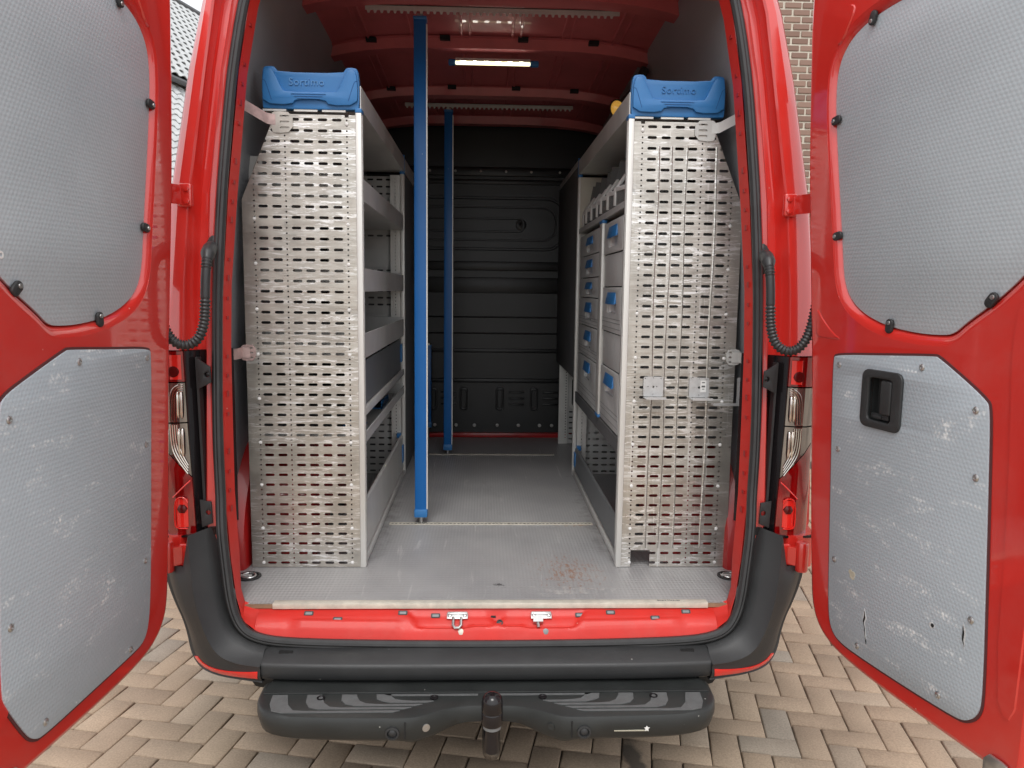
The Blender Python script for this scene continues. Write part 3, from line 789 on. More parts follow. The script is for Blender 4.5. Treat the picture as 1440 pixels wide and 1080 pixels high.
# bulkhead
bk = 2.735
mb = MB().box(-.90, bk, .66, .88, bk + .03, 2.66)
bulk = mb.put('bulkhead', BULK, van)
mb = MB()
for z0, z1, d in ((2.335, 2.39, .022), (2.285, 2.315, .014), (1.745, 1.80, .035), (1.60, 1.70, .012), (1.335, 1.345, .01), (1.44, 1.45, .01), (1.215, 1.24, .014), (1.02, 1.045, .03)):
    mb.box(-.80, bk - d, z0, .80, bk + .002, z1)
mb.put('bulkhead_rib', BULK, bulk, bevel=.006)
mb = MB()
def racetrack(x0, z0, x1, z1, r, wd, d):
    o_ = rrect(x0, z0, x1, z1, r, 6); i_ = offset(o_, -wd)
    k = len(o_)
    rings = [[(a, bk + .002, b) for a, b in o_], [(a, bk - d, b) for a, b in offset(o_, -wd * .25)], [(a, bk - d, b) for a, b in offset(o_, -wd * .75)], [(a, bk + .002, b) for a, b in i_]]
    return MB().loft(rings, True)
for a in ((-.62, 1.87, .49, 2.21, .13, .02, .012), (-.55, 1.93, .43, 2.15, .09, .014, .010), (-.40, 1.985, .22, 2.08, .03, .014, .012)):
    racetrack(*a).put('pressed_loop', BULK, bulk)
mb = MB().lathe([(.036, -.004), (.034, .005), (.022, .008), (.010, .008), (.006, .011)], 20, T(.20, bk, 2.035) @ Matrix.Rotation(pi / 2, 4, 'X'))
mb.put('bulkhead_boss', BULK, bulk)
for x in (-.36, -.16, .075, .30, .52):
    put('grip_recess', plate(rrect(-.026, -.075, .026, .075, .02), [rrect(-.014, -.06, .014, .06, .012)], .024, BULK, .004), bulk, XZat(bk - .01) @ T(x, .91, 0))
for xc in (-.26, .185, .41):
    for z in (.875, .915, .955):
        MB().box(xc - .05, bk - .014, z - .006, xc + .05, bk + .002, z + .006).put('louvre', BULK, bulk, bevel=.004)
mb = MB()
for x in (-.35, -.21, -.09, .06, .20, .34, .42):
    mb.lathe([(.011, 0), (.011, .006), (.006, .009)], 10, T(x, bk, .735) @ Matrix.Rotation(pi / 2, 4, 'X'))
for x in (-.38, -.22, -.06, .10, .26, .44):
    mb.lathe([(.008, 0), (.008, .006), (.004, .008)], 8, T(x, bk - .022, 2.362) @ Matrix.Rotation(pi / 2, 4, 'X'))
mb.put('bulkhead_bolts', STEELGREY, bulk, kind='stuff')
MB().box(-.80, bk - .05, .661, .80, bk + .001, .690).put('front_crossbeam', RED_IN, van, bevel=.004)

# wheel arches
for sd in (-1, 1):
    rings = []
    for x, k, cy in ((.885, 1.06, .80), (.836, 1.03, .80), (.830, 1.0, .80), (.826, .93, .82), (.66, .92, .82), (.63, .90, .82), (.62, .87, .82)):
        rings.append([(X0 + sd * x, cy - .50 * k * cos(a), .655 + .46 * k * max(0, sin(a)) ** .85) for a in [pi * i / 24 for i in range(25)]])
    rings.append([(X0 + sd * .62, .82 - .2 * cos(a), .66 + .1 * max(0, sin(a))) for a in [pi * i / 24 for i in range(25)]])
    MB().loft(rings, False).put('wheel_arch', RED_IN, van, ang=50)

# bumper
yb = lambda x: .05 * (abs(x) / .7) ** 4
prof = [(-.02, .562), (-.084, .558), (-.118, .541), (-.136, .5335), (-.1415, .529), (-.1425, .522), (-.143, .505), (-.138, .486), (-.120, .474), (-.05, .468), (.05, .468)]
xs = [X0 - .665 + 1.33 * i / 40 for i in range(41)]
bumper = MB().loft([[(x, y + yb(x - X0) * .35, z + .0) for y, z in prof] for x in xs], False).put('rear_bumper', BUMP, van, ang=50)
for sd in (-1, 1):
    inn = [(-.836, .905, .004), (-.818, .80, -.022), (-.800, .70, -.050), (-.780, .628, -.068), (-.748, .590, -.078), (-.700, .566, -.085), (-.664, .556, -.085)]
    out_ = [(-.990, .800, .010), (-.979, .745, .0), (-.955, .680, -.01), (-.918, .605, -.02), (-.892, .505, -.045), (-.822, .481, -.095), (-.664, .470, -.120)]
    rings = []
    for ri_, ((xi, zi, yi), (xo, zo, yo)) in enumerate(zip(inn, out_)):
        r_ = [(X0 + sd * (-xi - .012), yi + .035, zi + .008)]
        for t in (0, .1, .2, .32, .45, .58, .7, .8, .88, .95, 1):
            bul = (.060, .070, .070, .064, .052, .042, .034)[ri_] * sin(pi * min(1, t * 1.08)) ** .8
            crease = -.014 * math.exp(-((t - .30) / .08) ** 2) + .010 * math.exp(-((t - .16) / .06) ** 2)
            r_.append((X0 - sd * -1 * 0 + sd * -(lerp(xi, xo, t)) , lerp(yi, yo, t) - bul + crease, lerp(zi, zo, t) if ri_ else (zi - .03 * t if t < .4 else zo)))
        r_.append((sd * -(xo + .012) + X0, yo + .05, zo + .004)); r_.append((sd * -(xo + .0) + X0, yo + .35, zo + .01))
        rings.append(r_)
    # refine along the corner
    fine = []
    cols_ = [chaikin([r_[j] for r_ in rings], 3, False) for j in range(len(rings[0]))]
    fine = [[c_[k] for c_ in cols_] for k in range(len(cols_[0]))]
    bc = MB().loft(fine, False).put('bumper_corner', BUMP, van, ang=50)
    # reflector strip let into the lower edge
    TT = (0, .1, .2, .32, .45, .58, .7, .8, .88, .95, 1)
    def onrow(r_, t):
        r_ = r_ / (len(rings) - 1) * (len(fine) - 1)
        i = min(int(r_), len(fine) - 2); f_ = r_ - i
        def at(row):
            for k in range(len(TT) - 1):
                if t <= TT[k + 1] + 1e-9:
                    g_ = (t - TT[k]) / (TT[k + 1] - TT[k]); a_, b_ = row[k + 1], row[k + 2]
                    return Vector([lerp(a_[q], b_[q], g_) for q in range(3)])
        return at(fine[i]).lerp(at(fine[i + 1]), f_)
    rg = []
    for r_, ta, tb_ in ((3.85, .84, .97), (4.1, .80, .96), (4.35, .75, .94), (4.6, .70, .92), (4.85, .65, .89), (5.1, .60, .87), (5.4, .55, .835), (5.72, .51, .80)):
        pa, pb = onrow(r_, ta), onrow(r_, tb_); o_ = Vector((-sd * .0 , -.004, 0)); i_ = Vector((0, .02, 0))
        rg.append([pa + o_, pb + o_, pb + i_, pa + i_])
    MB().loft(rg, True, True).put('reflector', REFL, bc, bevel=.001)
    MB().box(X0 + sd * .60 - .02, -.095, .545, X0 + sd * .60 + .02, -.080, .553).put('bumper_clip', DARKHOLE, bc)

# rear step with tow ball
step_y0, step_y1, sz = -.175, -.300, .466
pts = [(-.655, 0), (-.655, .045), (-.62, .085), (-.55, .105), (-.2, .120), (.2, .120), (.55, .105), (.62, .085), (.655, .045), (.655, 0)]
_fr = [(.66, -.12), (.655, -.225), (.60, -.290), (.45, -.303), (.30, -.306), (.235, -.308), (.195, -.302), (.15, -.280), (.105, -.256), (.06, -.246)]
front = chaikin([(-a, b) for a, b in _fr] + [(a, b) for a, b in reversed(_fr)], 2, False)
front = [(a + X0, b) for a, b in front]
def arch(x): return .022 * max(0, min(1, (.16 - abs(x)) / .10)) - .006 * math.exp(-((abs(x) - .215) / .03) ** 2)
rings = []
for x, y in front:
    nx = (x - X0) * .02
    a = arch(x - X0)
    rings.append([(x - nx * 1.2, y + .012, sz), (x - nx * .4, y + .003, sz - .003), (x, y, sz - .010), (x, y - .004, sz - .030), (x - nx * .5, y + .002, sz - .062 + a * .6), (x - nx * 2, y + .014, sz - .074 + a), (x - nx * 3, y + .03, sz - .078 + a)])
mb = MB().loft(rings, False)
poly = [(r[0][0], r[0][1]) for r in rings]
mb.add([(x, y, sz) for x, y in poly], [tuple(range(len(poly)))])
mb.add([(X0 - .65, -.172, sz), (X0 + .65, -.172, sz), (X0 + .63, -.09, .474), (X0 - .63, -.09, .474)], [(0, 1, 2, 3)])
step = mb.put('rear_step', STEPM, van, ang=45)
MB().box(X0 - .645, -.180, sz - .002, X0 + .645, -.172, sz + .0045).put('step_ridge', STEPM, step, bevel=.002)
MB().box(X0 - .55, -.06, .33, X0 + .55, 0.1, .43).put('crossmember', DARKHOLE, van)
# anti-slip bands: each starts across the step and curls towards the middle
for sd in (-1, 1):
    for i in range(4):
        xa = .615 - i * .098; ye = step_y1 + .020 + i * .0165
        wv = .042 - i * .0; hb_ = .0085
        xe = .235 + .03 * i if i < 3 else .19
        xe = .245 - i * .03 + .0
        o_ = [(xa, -.186), (xa - wv, -.186)]
        o_ += [(xa - wv - .004, -.200 - (0)), ]
        rr2 = .03
        yi = ye + hb_
        o_ += [(xa - wv - .014, lerp(-.2, yi, .55)), (xa - wv - .034, yi + .004), (xa - wv - .065, yi), (xe, yi), (xe + .02, ye), (xa - .045, ye), (xa - .018, ye + .010), (xa - .004, lerp(ye, -.19, .5))]
        P = [(X0 + sd * a, b) for a, b in o_]
        put('tread_strip', plate(P, [], .0022, TREAD), step, T(0, 0, sz + .0012))
    P = [(X0 + sd * a, b) for a, b in ((.30, -.186), (.03, -.186), (.03, -.1935), (.285, -.1935))]
    put('tread_strip', plate(P, [], .0022, TREAD), step, T(0, 0, sz + .0012))
    for x, y in ((.475, -.205), (.155, -.206)):
        MB().lathe([(.012, 0), (.012, .003), (.008, .003), (.007, .0005), (.001, .0005)], 16, T(X0 + sd * x, y, sz + .0015)).put('step_bolt', GLOSSBLK, step)
    M = T(X0 + sd * .262, -.312, .424) @ Matrix.Rotation(pi / 2, 4, 'X')
    MB().lathe([(.019, -.006), (.019, .003), (.014, .004), (.013, -.002), (.008, .002), (.001, .003)], 20, M).put('parking_sensor', BLACK, step)
    M = T(X0 + sd * .172, -.294, .430) @ Matrix.Rotation(rad(-24) * sd, 4, 'Z') @ Matrix.Rotation(pi / 2, 4, 'X')
    MB().lathe([(.011, -.006), (.011, .003), (.006, .004), (.001, .002)], 12, M).put('cheek_screw', STEEL if sd < 0 else STEPM, step)
    seam = [(x, y - .002, sz - z_) for (x, y), z_ in zip([(X0 + sd * .228, -.308)] * 4, (.012, .028, .045, .058))]
    MB().tube(seam, .0022, 6).put('cheek_seam', DARKHOLE, step)
MB().box(X0 + .345, -.3095, .4235, X0 + .440, -.3055, .4255).put('scratch', mat('pale_scratch', (.45, .42, .33), .7), step)
sc_ = [(0, .010), (.004, .004), (.010, .003), (.005, -.001), (.006, -.010), (0, -.006), (-.006, -.010), (-.005, -.001), (-.010, .003), (-.004, .004)]
put('paint_chip', plate([(a * .8, b * .8) for a, b in sc_], [], .001, WHITEPAINT), step, T(X0 + .435, -.3105, .432) @ XZ)
tx, ty = -.004, -.375
tow = MB().tube([(tx, -.10, .36), (tx, -.26, .37), (tx, -.34, .39), (tx, ty, .42), (tx, ty, .475)], [.026, .026, .025, .022, .017], 14).put('tow_bar', GLOSSBLK, van)
MB().lathe([(.012, .47), (.024, .478), (.025, .49)], 20, T(tx, ty, 0)).put('ball_collar', MIDGREY, tow)
MB().lathe([(.0265, .488), (.0285, .492), (.0285, .520), (.027, .523), (.0285, .526), (.0285, .548), (.0255, .562), (.019, .570), (.009, .574), (.001, .575)], 24, T(tx, ty, 0)).put('ball_cap', GLOSSBLK, tow)

# tail lights
for sd in (-1, 1):
    def Lp(x, y, z): return (X0 + sd * x, y, z)
    # rear lens edge lines: outer x, inner x per height
    def lens(z0, z1, m, name, par, dy=0., x_in=None, k=8, xo=1.0, s0=0., s1=0.):
        rings = []
        for i in range(k + 1):
            z = lerp(z0, z1, i / k)
            xi = interp([(.88, .880), (1.0, .884), (1.2, .893), (1.43, .899)], z) if x_in is None else x_in
            sl_ = lerp(s0, s1, i / k)
            rings.append([Lp(xi, .03, z), Lp(xi + .002, -.004 + dy, z), Lp(lerp(xi, xo, .3), -.016 + dy, z + sl_ * .3), Lp(lerp(xi, xo, .6), -.014 + dy, z + sl_ * .6), Lp(lerp(xi, xo, .85), .004 + dy, z + sl_ * .85), Lp(xo, .04, z + sl_), Lp(xo + .003, .12, z + sl_)])
        return MB().loft(rings, False).put(name, m, par, ang=40)
    tl = MB().loft([[Lp(.898 - (1.43 - z) * .03, .035, z), Lp(1.002, .055, z), Lp(1.004, .14, z), Lp(.80, .14, z)] for z in (.884, 1.1, 1.3, 1.434)], True, True).put('tail_light', GLOSSBLK, van)
    lens(1.345, 1.434, REDLENS, 'red_lens', tl)
    lens(1.225, 1.341, CLEARLENS, 'clear_lens', tl)
    lens(1.062, 1.221, CLEARLENS, 'clear_lens', tl, s0=.13)
    lens(.884, 1.058, REDLENS, 'red_lens', tl, s1=.13)
    MB().box(*[min(a, b) for a, b in zip(Lp(.876, -.019, .877), Lp(1.0, .05, .8835))], *[max(a, b) for a, b in zip(Lp(.876, -.019, .877), Lp(1.0, .05, .8835))]).put('lens_gasket', GLOSSBLK, tl)
    MB().loft([[Lp(x_, -.0165 - d_, z_) for x_, d_ in ((.903, -.003), (.914, .0018), (.926, .0018), (.936, -.001))] for z_ in (1.352, 1.385, 1.405, 1.424)], False).put('inner_reflector', REFL, tl)
    # nested ribs and upright reflectors behind the clear units
    for i in range(4):
        a_ = i * .0065
        up_ = [(.8985, 1.338 - a_), (.912, 1.337 - a_), (.930 - a_ * .8, 1.325 - a_), (.938 - a_, 1.300), (.940 - a_, 1.228)]
        dn_ = [(.940 - a_, 1.218), (.938 - a_, 1.150 + a_ * .6), (.926 - a_ * .9, 1.118 + a_ * .6), (.894 - a_ * .1, 1.072 + a_ * 1.3)]
        for P_ in (up_, dn_):
            MB().tube([Lp(x, -.0185, z) for x, z in chaikin(P_, 2, False)], .0017, 6).put('lens_rib', CHROME, tl)
    for z0, z1 in ((1.236, 1.318), (1.118, 1.208)):
        zm, zh = (z0 + z1) / 2, (z1 - z0) / 2
        for xx, rw in ((.9055, .0055), (.9155, .004)):
            MB().loft([[Lp(xx + rw * cos(q) * k_, -.013 - .009 * sin(q) * k_, zm + zh * h_) for q in [pi * j / 8 for j in range(9)]] for h_, k_ in ((-1, .2), (-.9, .7), (-.6, 1), (.6, 1), (.9, .7), (1, .2))], False).put('reflector_bowl', CHROME, tl)
    MB().lathe([(.017, -.004), (.016, .004), (.008, .006), (.001, .004)], 16, T(*Lp(.925, -.017, 1.375)) @ Matrix.Rotation(pi / 2, 4, 'X')).put('lens_eye', DARKLENS, tl)
    MB().lathe([(.015, -.004), (.014, .003), (.006, .007), (.001, .007)], 6, T(*Lp(.915, -.018, .965)) @ Matrix.Rotation(pi / 2, 4, 'X')).put('lens_eye', DARKLENS, tl)
    pp = [Lp(.898, -.020, .985), Lp(.905, -.022, 1.00), Lp(.925, -.022, 1.00), Lp(.935, -.021, .985), Lp(.938, -.020, .92), Lp(.932, -.020, .905), Lp(.900, -.020, .905)]
    MB().tube(chaikin(pp, 1, False), .0022, 6).put('lens_rib', REFL, tl)
    gl = [[Lp(x_, -.0165 - d_, z_) for x_, d_ in ((.900, -.004), (.908, .0015), (.920, .002), (.934, -.001))] for z_ in (.908, .94, .965, .985, .995)]
    MB().loft(gl, False).put('inner_reflector', REFL, tl)
    MB().tube([Lp(.890, -.012, 1.05), Lp(.905, -.022, 1.035), Lp(.94, -.020, 1.00)], .002, 6).put('lens_rib', REFL, tl)
    # glossy dark return beside the lens and the bracket strip
    rings = [[Lp(interp([(.88, .881), (1.2, .894), (1.43, .900)], z), .002, z), Lp(interp([(.88, .860), (1.43, .872)], z), .028, z), Lp(interp([(.88, .850), (1.43, .862)], z), .050, z), Lp(interp([(.88, .84), (1.43, .852)], z), .09, z)] for z in (.884, 1.0, 1.2, 1.434)]
    MB().loft(rings, False).put('lamp_return', GLOSSBLK, tl)
    rings = []
    for z in (.92, 1.1, 1.3, 1.415):
        x = interp([(.92, .858), (1.415, .868)], z)
        rings.append([Lp(x + .006, .030, z), Lp(x + .003, .010, z), Lp(x - .004, .010, z), Lp(x - .006, .034, z)])
    MB().loft(rings, True, True).put('lamp_strip', BLACK, tl)
    for P in ([(.862, 1.412), (.826, 1.388), (.824, 1.342), (.862, 1.322)], [(.866, .990), (.832, .984), (.830, .918), (.862, .905)]):
        hz = (P[1][1] + P[2][1]) / 2; hx = P[1][0] + .010
        pl_ = plate([(X0 + sd * a, b) for a, b in P], [ngon(X0 + sd * hx, hz, .0075, 12)], .008, BLACK, .002)
        put('lamp_bracket', pl_, tl, XZat(.006 if hz > 1.2 else -.006))
    MB().lathe([(.0075, 0), (.0075, .002), (.004, .003)], 12, T(*Lp(.838, .012, 1.365)) @ Matrix.Rotation(pi / 2, 4, 'X')).put('lamp_bolt', GLOSSBLK, tl)
    MB().box(*[min(a, b) for a, b in zip(Lp(.862, .0, .880), Lp(.822, .0, .905))], *[max(a, b) for a, b in zip(Lp(.862, .035, .880), Lp(.822, .035, .905))]).put('lamp_foot', GLOSSBLK, tl)

# hinges on the pillars
HX = {}
for sd in (-1, 1):
    def Lp(x, y, z): return (X0 + sd * x, y, z)
    for z, x, yy in ((1.888, .900, lean(1.888) - .02), (.828, .902, -.022)):
        mb = MB()
        a, b = Lp(x - .020, 0, 0)[0], Lp(x + .020, 0, 0)[0]
        mb.box(min(a, b), yy - .016, z - .034, max(a, b), yy + .004, z + .034)
        h = mb.put('door_hinge', RED, van, bevel=.006, seg=3)
        bb = MB()
        for dz in (-.018, .018): bb.lathe([(.010, 0), (.009, .006), (.004, .007)], 6, T(*Lp(x - .006, yy - .015, z + dz)) @ Matrix.Rotation(pi / 2, 4, 'X'))
        bb.put('hinge_bolts', RED, h, kind='stuff')
        bx = x + .050
        MB().lathe([(.017, -.045), (.019, -.040), (.019, .040), (.017, .045)], 14, T(*Lp(bx, -.050 + (0 if z < 1 else .03), z))).put('hinge_barrel', RED, h)
        p0, p1 = Lp(x + .01, yy - .008, z), Lp(bx, -.05 + (0 if z < 1 else .03), z)
        d = Vector(p1) - Vector(p0)
        MB().loft([[Vector(p) + Vector((0, oy, oz)) for oy, oz in ((-.010, -.028), (.008, -.028), (.008, .028), (-.010, .028))] for p in (p0, p1)], True, True).put('hinge_arm', RED, h)
        continue
        p0 = Lp(bx, -.05 + (0 if z < 1 else .03), z); p1 = Lp(.930, -.13, z)
        MB().loft([[Vector(p) + Vector((ox, 0, oz)) for ox, oz in ((-.010, -.03), (.010, -.03), (.010, .03), (-.010, .03))] for p in (p0, p1)], True, True).put('hinge_leaf', RED, h)
    # corrugated cable conduit from pillar to door
    pth = [Lp(.822, .035, 1.735), Lp(.818, .0, 1.725), Lp(.812, -.035, 1.69), Lp(.814, -.045, 1.64), Lp(.815, -.05, 1.56), Lp(.818, -.055, 1.515), Lp(.832, -.062, 1.472), Lp(.868, -.068, 1.452), Lp(.902, -.074, 1.468), Lp(.924, -.076, 1.51), Lp(.936, -.074, 1.57), Lp(.948, -.068, 1.64)]
    pp = [Vector(p) for p in chaikin(pth, 3, False)]
    # resample
    ds = [0]
    for a, b in zip(pp, pp[1:]): ds.append(ds[-1] + (b - a).length)
    Ltot = ds[-1]; q_ = []; rr3 = []
    n = int(Ltot / .0026)
    for i in range(n + 1):
        s = Ltot * i / n
        j = max(k for k in range(len(ds)) if ds[k] <= s + 1e-9); j = min(j, len(pp) - 2)
        q_.append(pp[j].lerp(pp[j + 1], (s - ds[j]) / max(1e-9, ds[j + 1] - ds[j])))
        smooth = s < .075 or .10 < s < .185
        rr3.append((.0205 if s < .05 else lerp(.0205, .0135, (s - .05) / .025) if s < .075 else .0130) if smooth else (.0150 if (i // 2) % 2 else .0115))
    co = MB().tube(q_, rr3, 12).put('cable_conduit', RUBBER, van, ang=60)
    gr = MB().lathe([(.026, 0), (.026, .006), (.020, .012), (.016, .014)], 18, T(*Lp(.827, .012 + .07, 1.725)) @ Matrix.Scale(1.9, 4, (0, 0, 1)) @ Matrix.Rotation(pi / 2, 4, 'X'))
    gr.put('conduit_grommet', RUBBER, co)

# rear doors ---------------------------------------------------------------
def door_basis(sd):
    a = rad(5.0 if sd < 0 else 11.5)
    P = Vector((-.908, -.10, 0)) if sd < 0 else Vector((.906, -.10, 0))
    d = Vector((sd * sin(a), -cos(a), 0))
    xa = d * sd                                    # right: local x = u, left: local x = -u
    n = xa.cross(Vector((0, 0, 1)))
    return Matrix(((xa.x, 0, n.x, P.x), (xa.y, 0, n.y, P.y), (0, 1, n.z, 0), (0, 0, 0, 1)))
EDGE = [(-.095, 2.50), (-.078, 2.20), (-.055, 1.90), (-.012, 1.56), (.002, 1.44), (.035, 1.05), (.058, .84), (.072, .735), (.105, .68), (.165, .648), (.24, .634), (.39, .626), (.70, .628), (.775, .632), (.79, .66), (.79, 1.2), (.79, 2.0), (.785, 2.44), (.75, 2.50), (.3, 2.51), (-.05, 2.51)]
UP = [(.45, 2.33), (.26, 2.328), (.19, 2.322), (.125, 2.309), (.075, 2.283), (.043, 2.24), (.037, 2.18), (.044, 2.10), (.070, 1.95), (.105, 1.76), (.122, 1.66), (.155, 1.610), (.212, 1.575), (.30, 1.549), (.40, 1.538), (.475, 1.538), (.506, 1.543), (.535, 1.568), (.605, 1.614), (.655, 1.655), (.70, 1.70), (.71, 1.78), (.71, 2.2), (.70, 2.28), (.65, 2.325)]
LO_R = [(.113, 1.448), (.124, 1.460), (.30, 1.473), (.470, 1.486), (.485, 1.484), (.622, 1.408), (.634, 1.388), (.645, 1.25), (.66, 1.05), (.680, .77), (.673, .725), (.645, .697), (.612, .689), (.45, .681), (.285, .678), (.215, .681), (.180, .699), (.163, .739), (.152, .855), (.130, 1.20)]
LO_L = [(.116, 1.445), (.128, 1.459), (.30, 1.470), (.46, 1.482), (.475, 1.480), (.60, 1.435), (.677, 1.405), (.69, 1.38), (.72, 1.05), (.736, .83), (.728, .80), (.676, .709), (.655, .686), (.628, .676), (.45, .681), (.277, .686), (.216, .692), (.187, .736), (.168, .865), (.140, 1.18)]
CLIP = {-1: [(.171, 2.306, 80), (.038, 2.097, 8), (.092, 1.773, 8), (.328, 1.551, -95), (.60, 1.62, -40)],
        1: [(.170, 2.312, 70), (.042, 2.092, 8), (.078, 1.780, 8), (.311, 1.555, -95), (.612, 1.622, -130)]}
RIV = {-1: [(.430, 1.452), (.140, 1.436), (.164, 1.21), (.194, .905), (.284, .703), (.617, .703), (.665, 1.36), (.70, .95)],
       1: [(.141, 1.434), (.439, 1.457), (.601, 1.381), (.616, 1.237), (.158, 1.206), (.173, .90), (.636, .926), (.287, .703), (.564, .715)]}
DARKEDGE = mat('panel_edge_rubber', (.10, .025, .025), .6)
rivet_me = MB().lathe([(.0085, 0), (.0085, .0012), (.006, .0030), (.0035, .0036), (.0033, .0022), (.0012, .0020)], 12).mesh(STEEL)
for sd in (-1, 1):
    MD = door_basis(sd)
    fl_ = lambda P: [(sd * a, b) for a, b in P]
    edge = chaikin(fl_(EDGE), 2); up = chaikin(fl_(UP), 2); lo = chaikin(fl_(LO_R if sd > 0 else LO_L), 2)
    op = offset(up, .030)
    # painted shell: inner skin with window opening, rolled edges and outer skin
    bm = bmesh.new()
    hh = [rrect(.266, 1.304, .358, 1.420, .006, 2)] if sd > 0 else []
    skin = plate(offset(edge, -.014), [op] + hh, .006, RED)
    bm.from_mesh(skin); bpy.data.meshes.remove(skin)
    for v in bm.verts: v.co.z -= .003
    mb = MB()
    R3 = lambda P, z: [(a, b, z) for a, b in P]
    mb.loft([R3(offset(edge, -.0145), -.0005), R3(offset(edge, -.006), -.0025), R3(offset(edge, -.001), -.008), R3(edge, -.016), R3(edge, -.050), R3(offset(edge, -.004), -.056), R3(offset(edge, -.004), -.078), R3(offset(edge, .012), -.082), R3(offset(edge, .012), -.090)], True)
    mb.loft([R3(op, -.0005), R3(offset(op, -.008), -.002), R3(offset(op, -.016), -.007), R3(offset(op, -.022), -.014), R3(offset(op, -.026), -.019), R3(offset(op, -.040), -.0205)], True)
    vv = [bm.verts.new(v) for v in mb.v]
    for f in mb.f: bm.faces.new([vv[i] for i in f])
    osk = plate(offset(edge, .012), [], .008, RED)
    n0 = len(bm.verts); bm.from_mesh(osk); bpy.data.meshes.remove(osk); bm.verts.ensure_lookup_table()
    for v in bm.verts[n0:]: v.co.z -= .088
    door = put('rear_door', finish(bm, RED, 0, 2, 42), van, MD)
    # hidden seam line round the rim
    wp = put('window_panel', plate(offset(up, .004), [], .006, LIN_DOOR, .001), door, MD @ T(0, 0, -.0135))
    put('panel_edge', plate(offset(lo, .006), hh, .0024, DARKEDGE), door, MD @ T(0, 0, .0012))
    lp = put('lower_panel', plate(lo, hh, .0045, LIN_WORN, .001), door, MD @ T(0, 0, .0035), label='scuffed grey dimpled lower door panel')
    for u, z, a in CLIP[sd]:
        M = MD @ T(sd * u, z, -.004) @ Matrix.Rotation(rad(a if sd > 0 else 180 - a), 4, 'Z')
        P = rrect(-.010, -.0115, .026, .0115, .0105, 5)
        c = put('panel_clip', plate(P, [], .009, BLACK, .003), door, M)
        MB().lathe([(.0055, 0), (.005, .002), (.001, .0022)], 10, M @ T(0, 0, .0045)).put('clip_screw', STEEL, c)
    for u, z in RIV[sd]:
        put('rivet', rivet_me, door, MD @ T(sd * u, z, .0056))
    # pressings in the inner skin
    def press(P, h=.004):
        Q = chaikin(fl_(P), 1)
        r0, r1, r2 = Q, offset(Q, -.003), offset(Q, -.006)
        MB().loft([R3(r0, -.0015), R3(r1, h), R3(r2, h)], True).add(R3(r2, h), [tuple(range(len(r2)))]).put('door_pressing', RED, door, MD, ang=50)
    if sd > 0: press([(.018, 1.590), (.022, 1.545), (.024, 1.503), (.07, 1.500), (.142, 1.500), (.10, 1.520), (.06, 1.548)], .002)
    press([(.665, 1.60), (.715, 1.64), (.765, 1.62), (.765, .80), (.74, .74), (.705, .80), (.695, 1.2)], .003)
    press([(.05, 2.36), (.035, 2.29), (.06, 2.29), (.11, 2.36), (.10, 2.38), (.06, 2.38)], .003)
    # bottom latch plate and side latch
    la = put('door_latch', plate(chaikin(fl_([(.70, .664), (.755, .664), (.758, .655), (.756, .60), (.70, .60)]), 1), [ngon(sd * .728, .628, .009, 10)], .006, STEEL, .0015), door, MD @ T(0, 0, .006))
    if sd > 0:
        Mh = MD @ T(0, 0, .0085)
        hd = put('door_handle', plate(rrect(.243, 1.288, .386, 1.436, .022, 5), [rrect(.270, 1.308, .354, 1.416, .012, 4)], .010, BLACK, .004), door, Mh)
        MB().loft([[(a, b, z) for a, b in rrect(.266, 1.304, .358, 1.420, .008, 3)] for z in (.0, -.030)], True).box(.262, 1.300, -.034, .362, 1.424, -.030).put('handle_well', BLACK, hd, Mh)
        MB().box(.312, 1.326, -.012, .350, 1.412, .004).put('grip', BLACK, hd, Mh, bevel=.005, seg=3)
        MB().box(.276, 1.312, -.012, .340, 1.326, -.003).put('lock_lever', BLACK, hd, Mh, bevel=.003)
        MB().box(.290, 1.314, -.004, .318, 1.322, .001).put('lock_lever', BLACK, hd, Mh, bevel=.002)
        # tears and a hole in the worn panel
        FRAY = mat('frayed_lining', (.60, .61, .61), .7, var=.2, vscale=150)
        for P in ([(.306, .808), (.311, .79), (.307, .775), (.313, .76), (.316, .735), (.320, .722), (.321, .700 + .03), (.3135, .745), (.309, .765), (.303, .78), (.306, .795)],
                  ngon(.532, .868, .005, 7), [(.617, .905), (.622, .89), (.621, .872), (.625, .86), (.617, .875)]):
            rq = random.Random(len(P)); Q_ = [(a + rq.uniform(-.0025, .0025), b + rq.uniform(-.003, .004)) for a, b in offset(P, .0028)]
            put('frayed_edge', plate(Q_, [], .0006, FRAY), lp, MD @ T(0, 0, .0058))
            put('tear', plate(P, [], .0008, DARKHOLE), lp, MD @ T(0, 0, .0064))
        put('tear', plate(chaikin([(.236, .893), (.243, .897), (.249, .893), (.258, .894), (.262, .886), (.258, .880), (.260, .873), (.250, .871), (.245, .875), (.240, .873), (.242, .882), (.235, .886)], 1), [], .0008, mat('bare_board', (.46, .42, .33), .9, var=.3, vscale=60)), lp, MD @ T(0, 0, .0060))
    else:
        put('tear', plate(ngon(-.635, 1.70 - .02, .008, 9), [ngon(-.635, 1.68, .004, 9)], .0008, WHITEPAINT), wp, MD @ T(0, 0, -.0102))

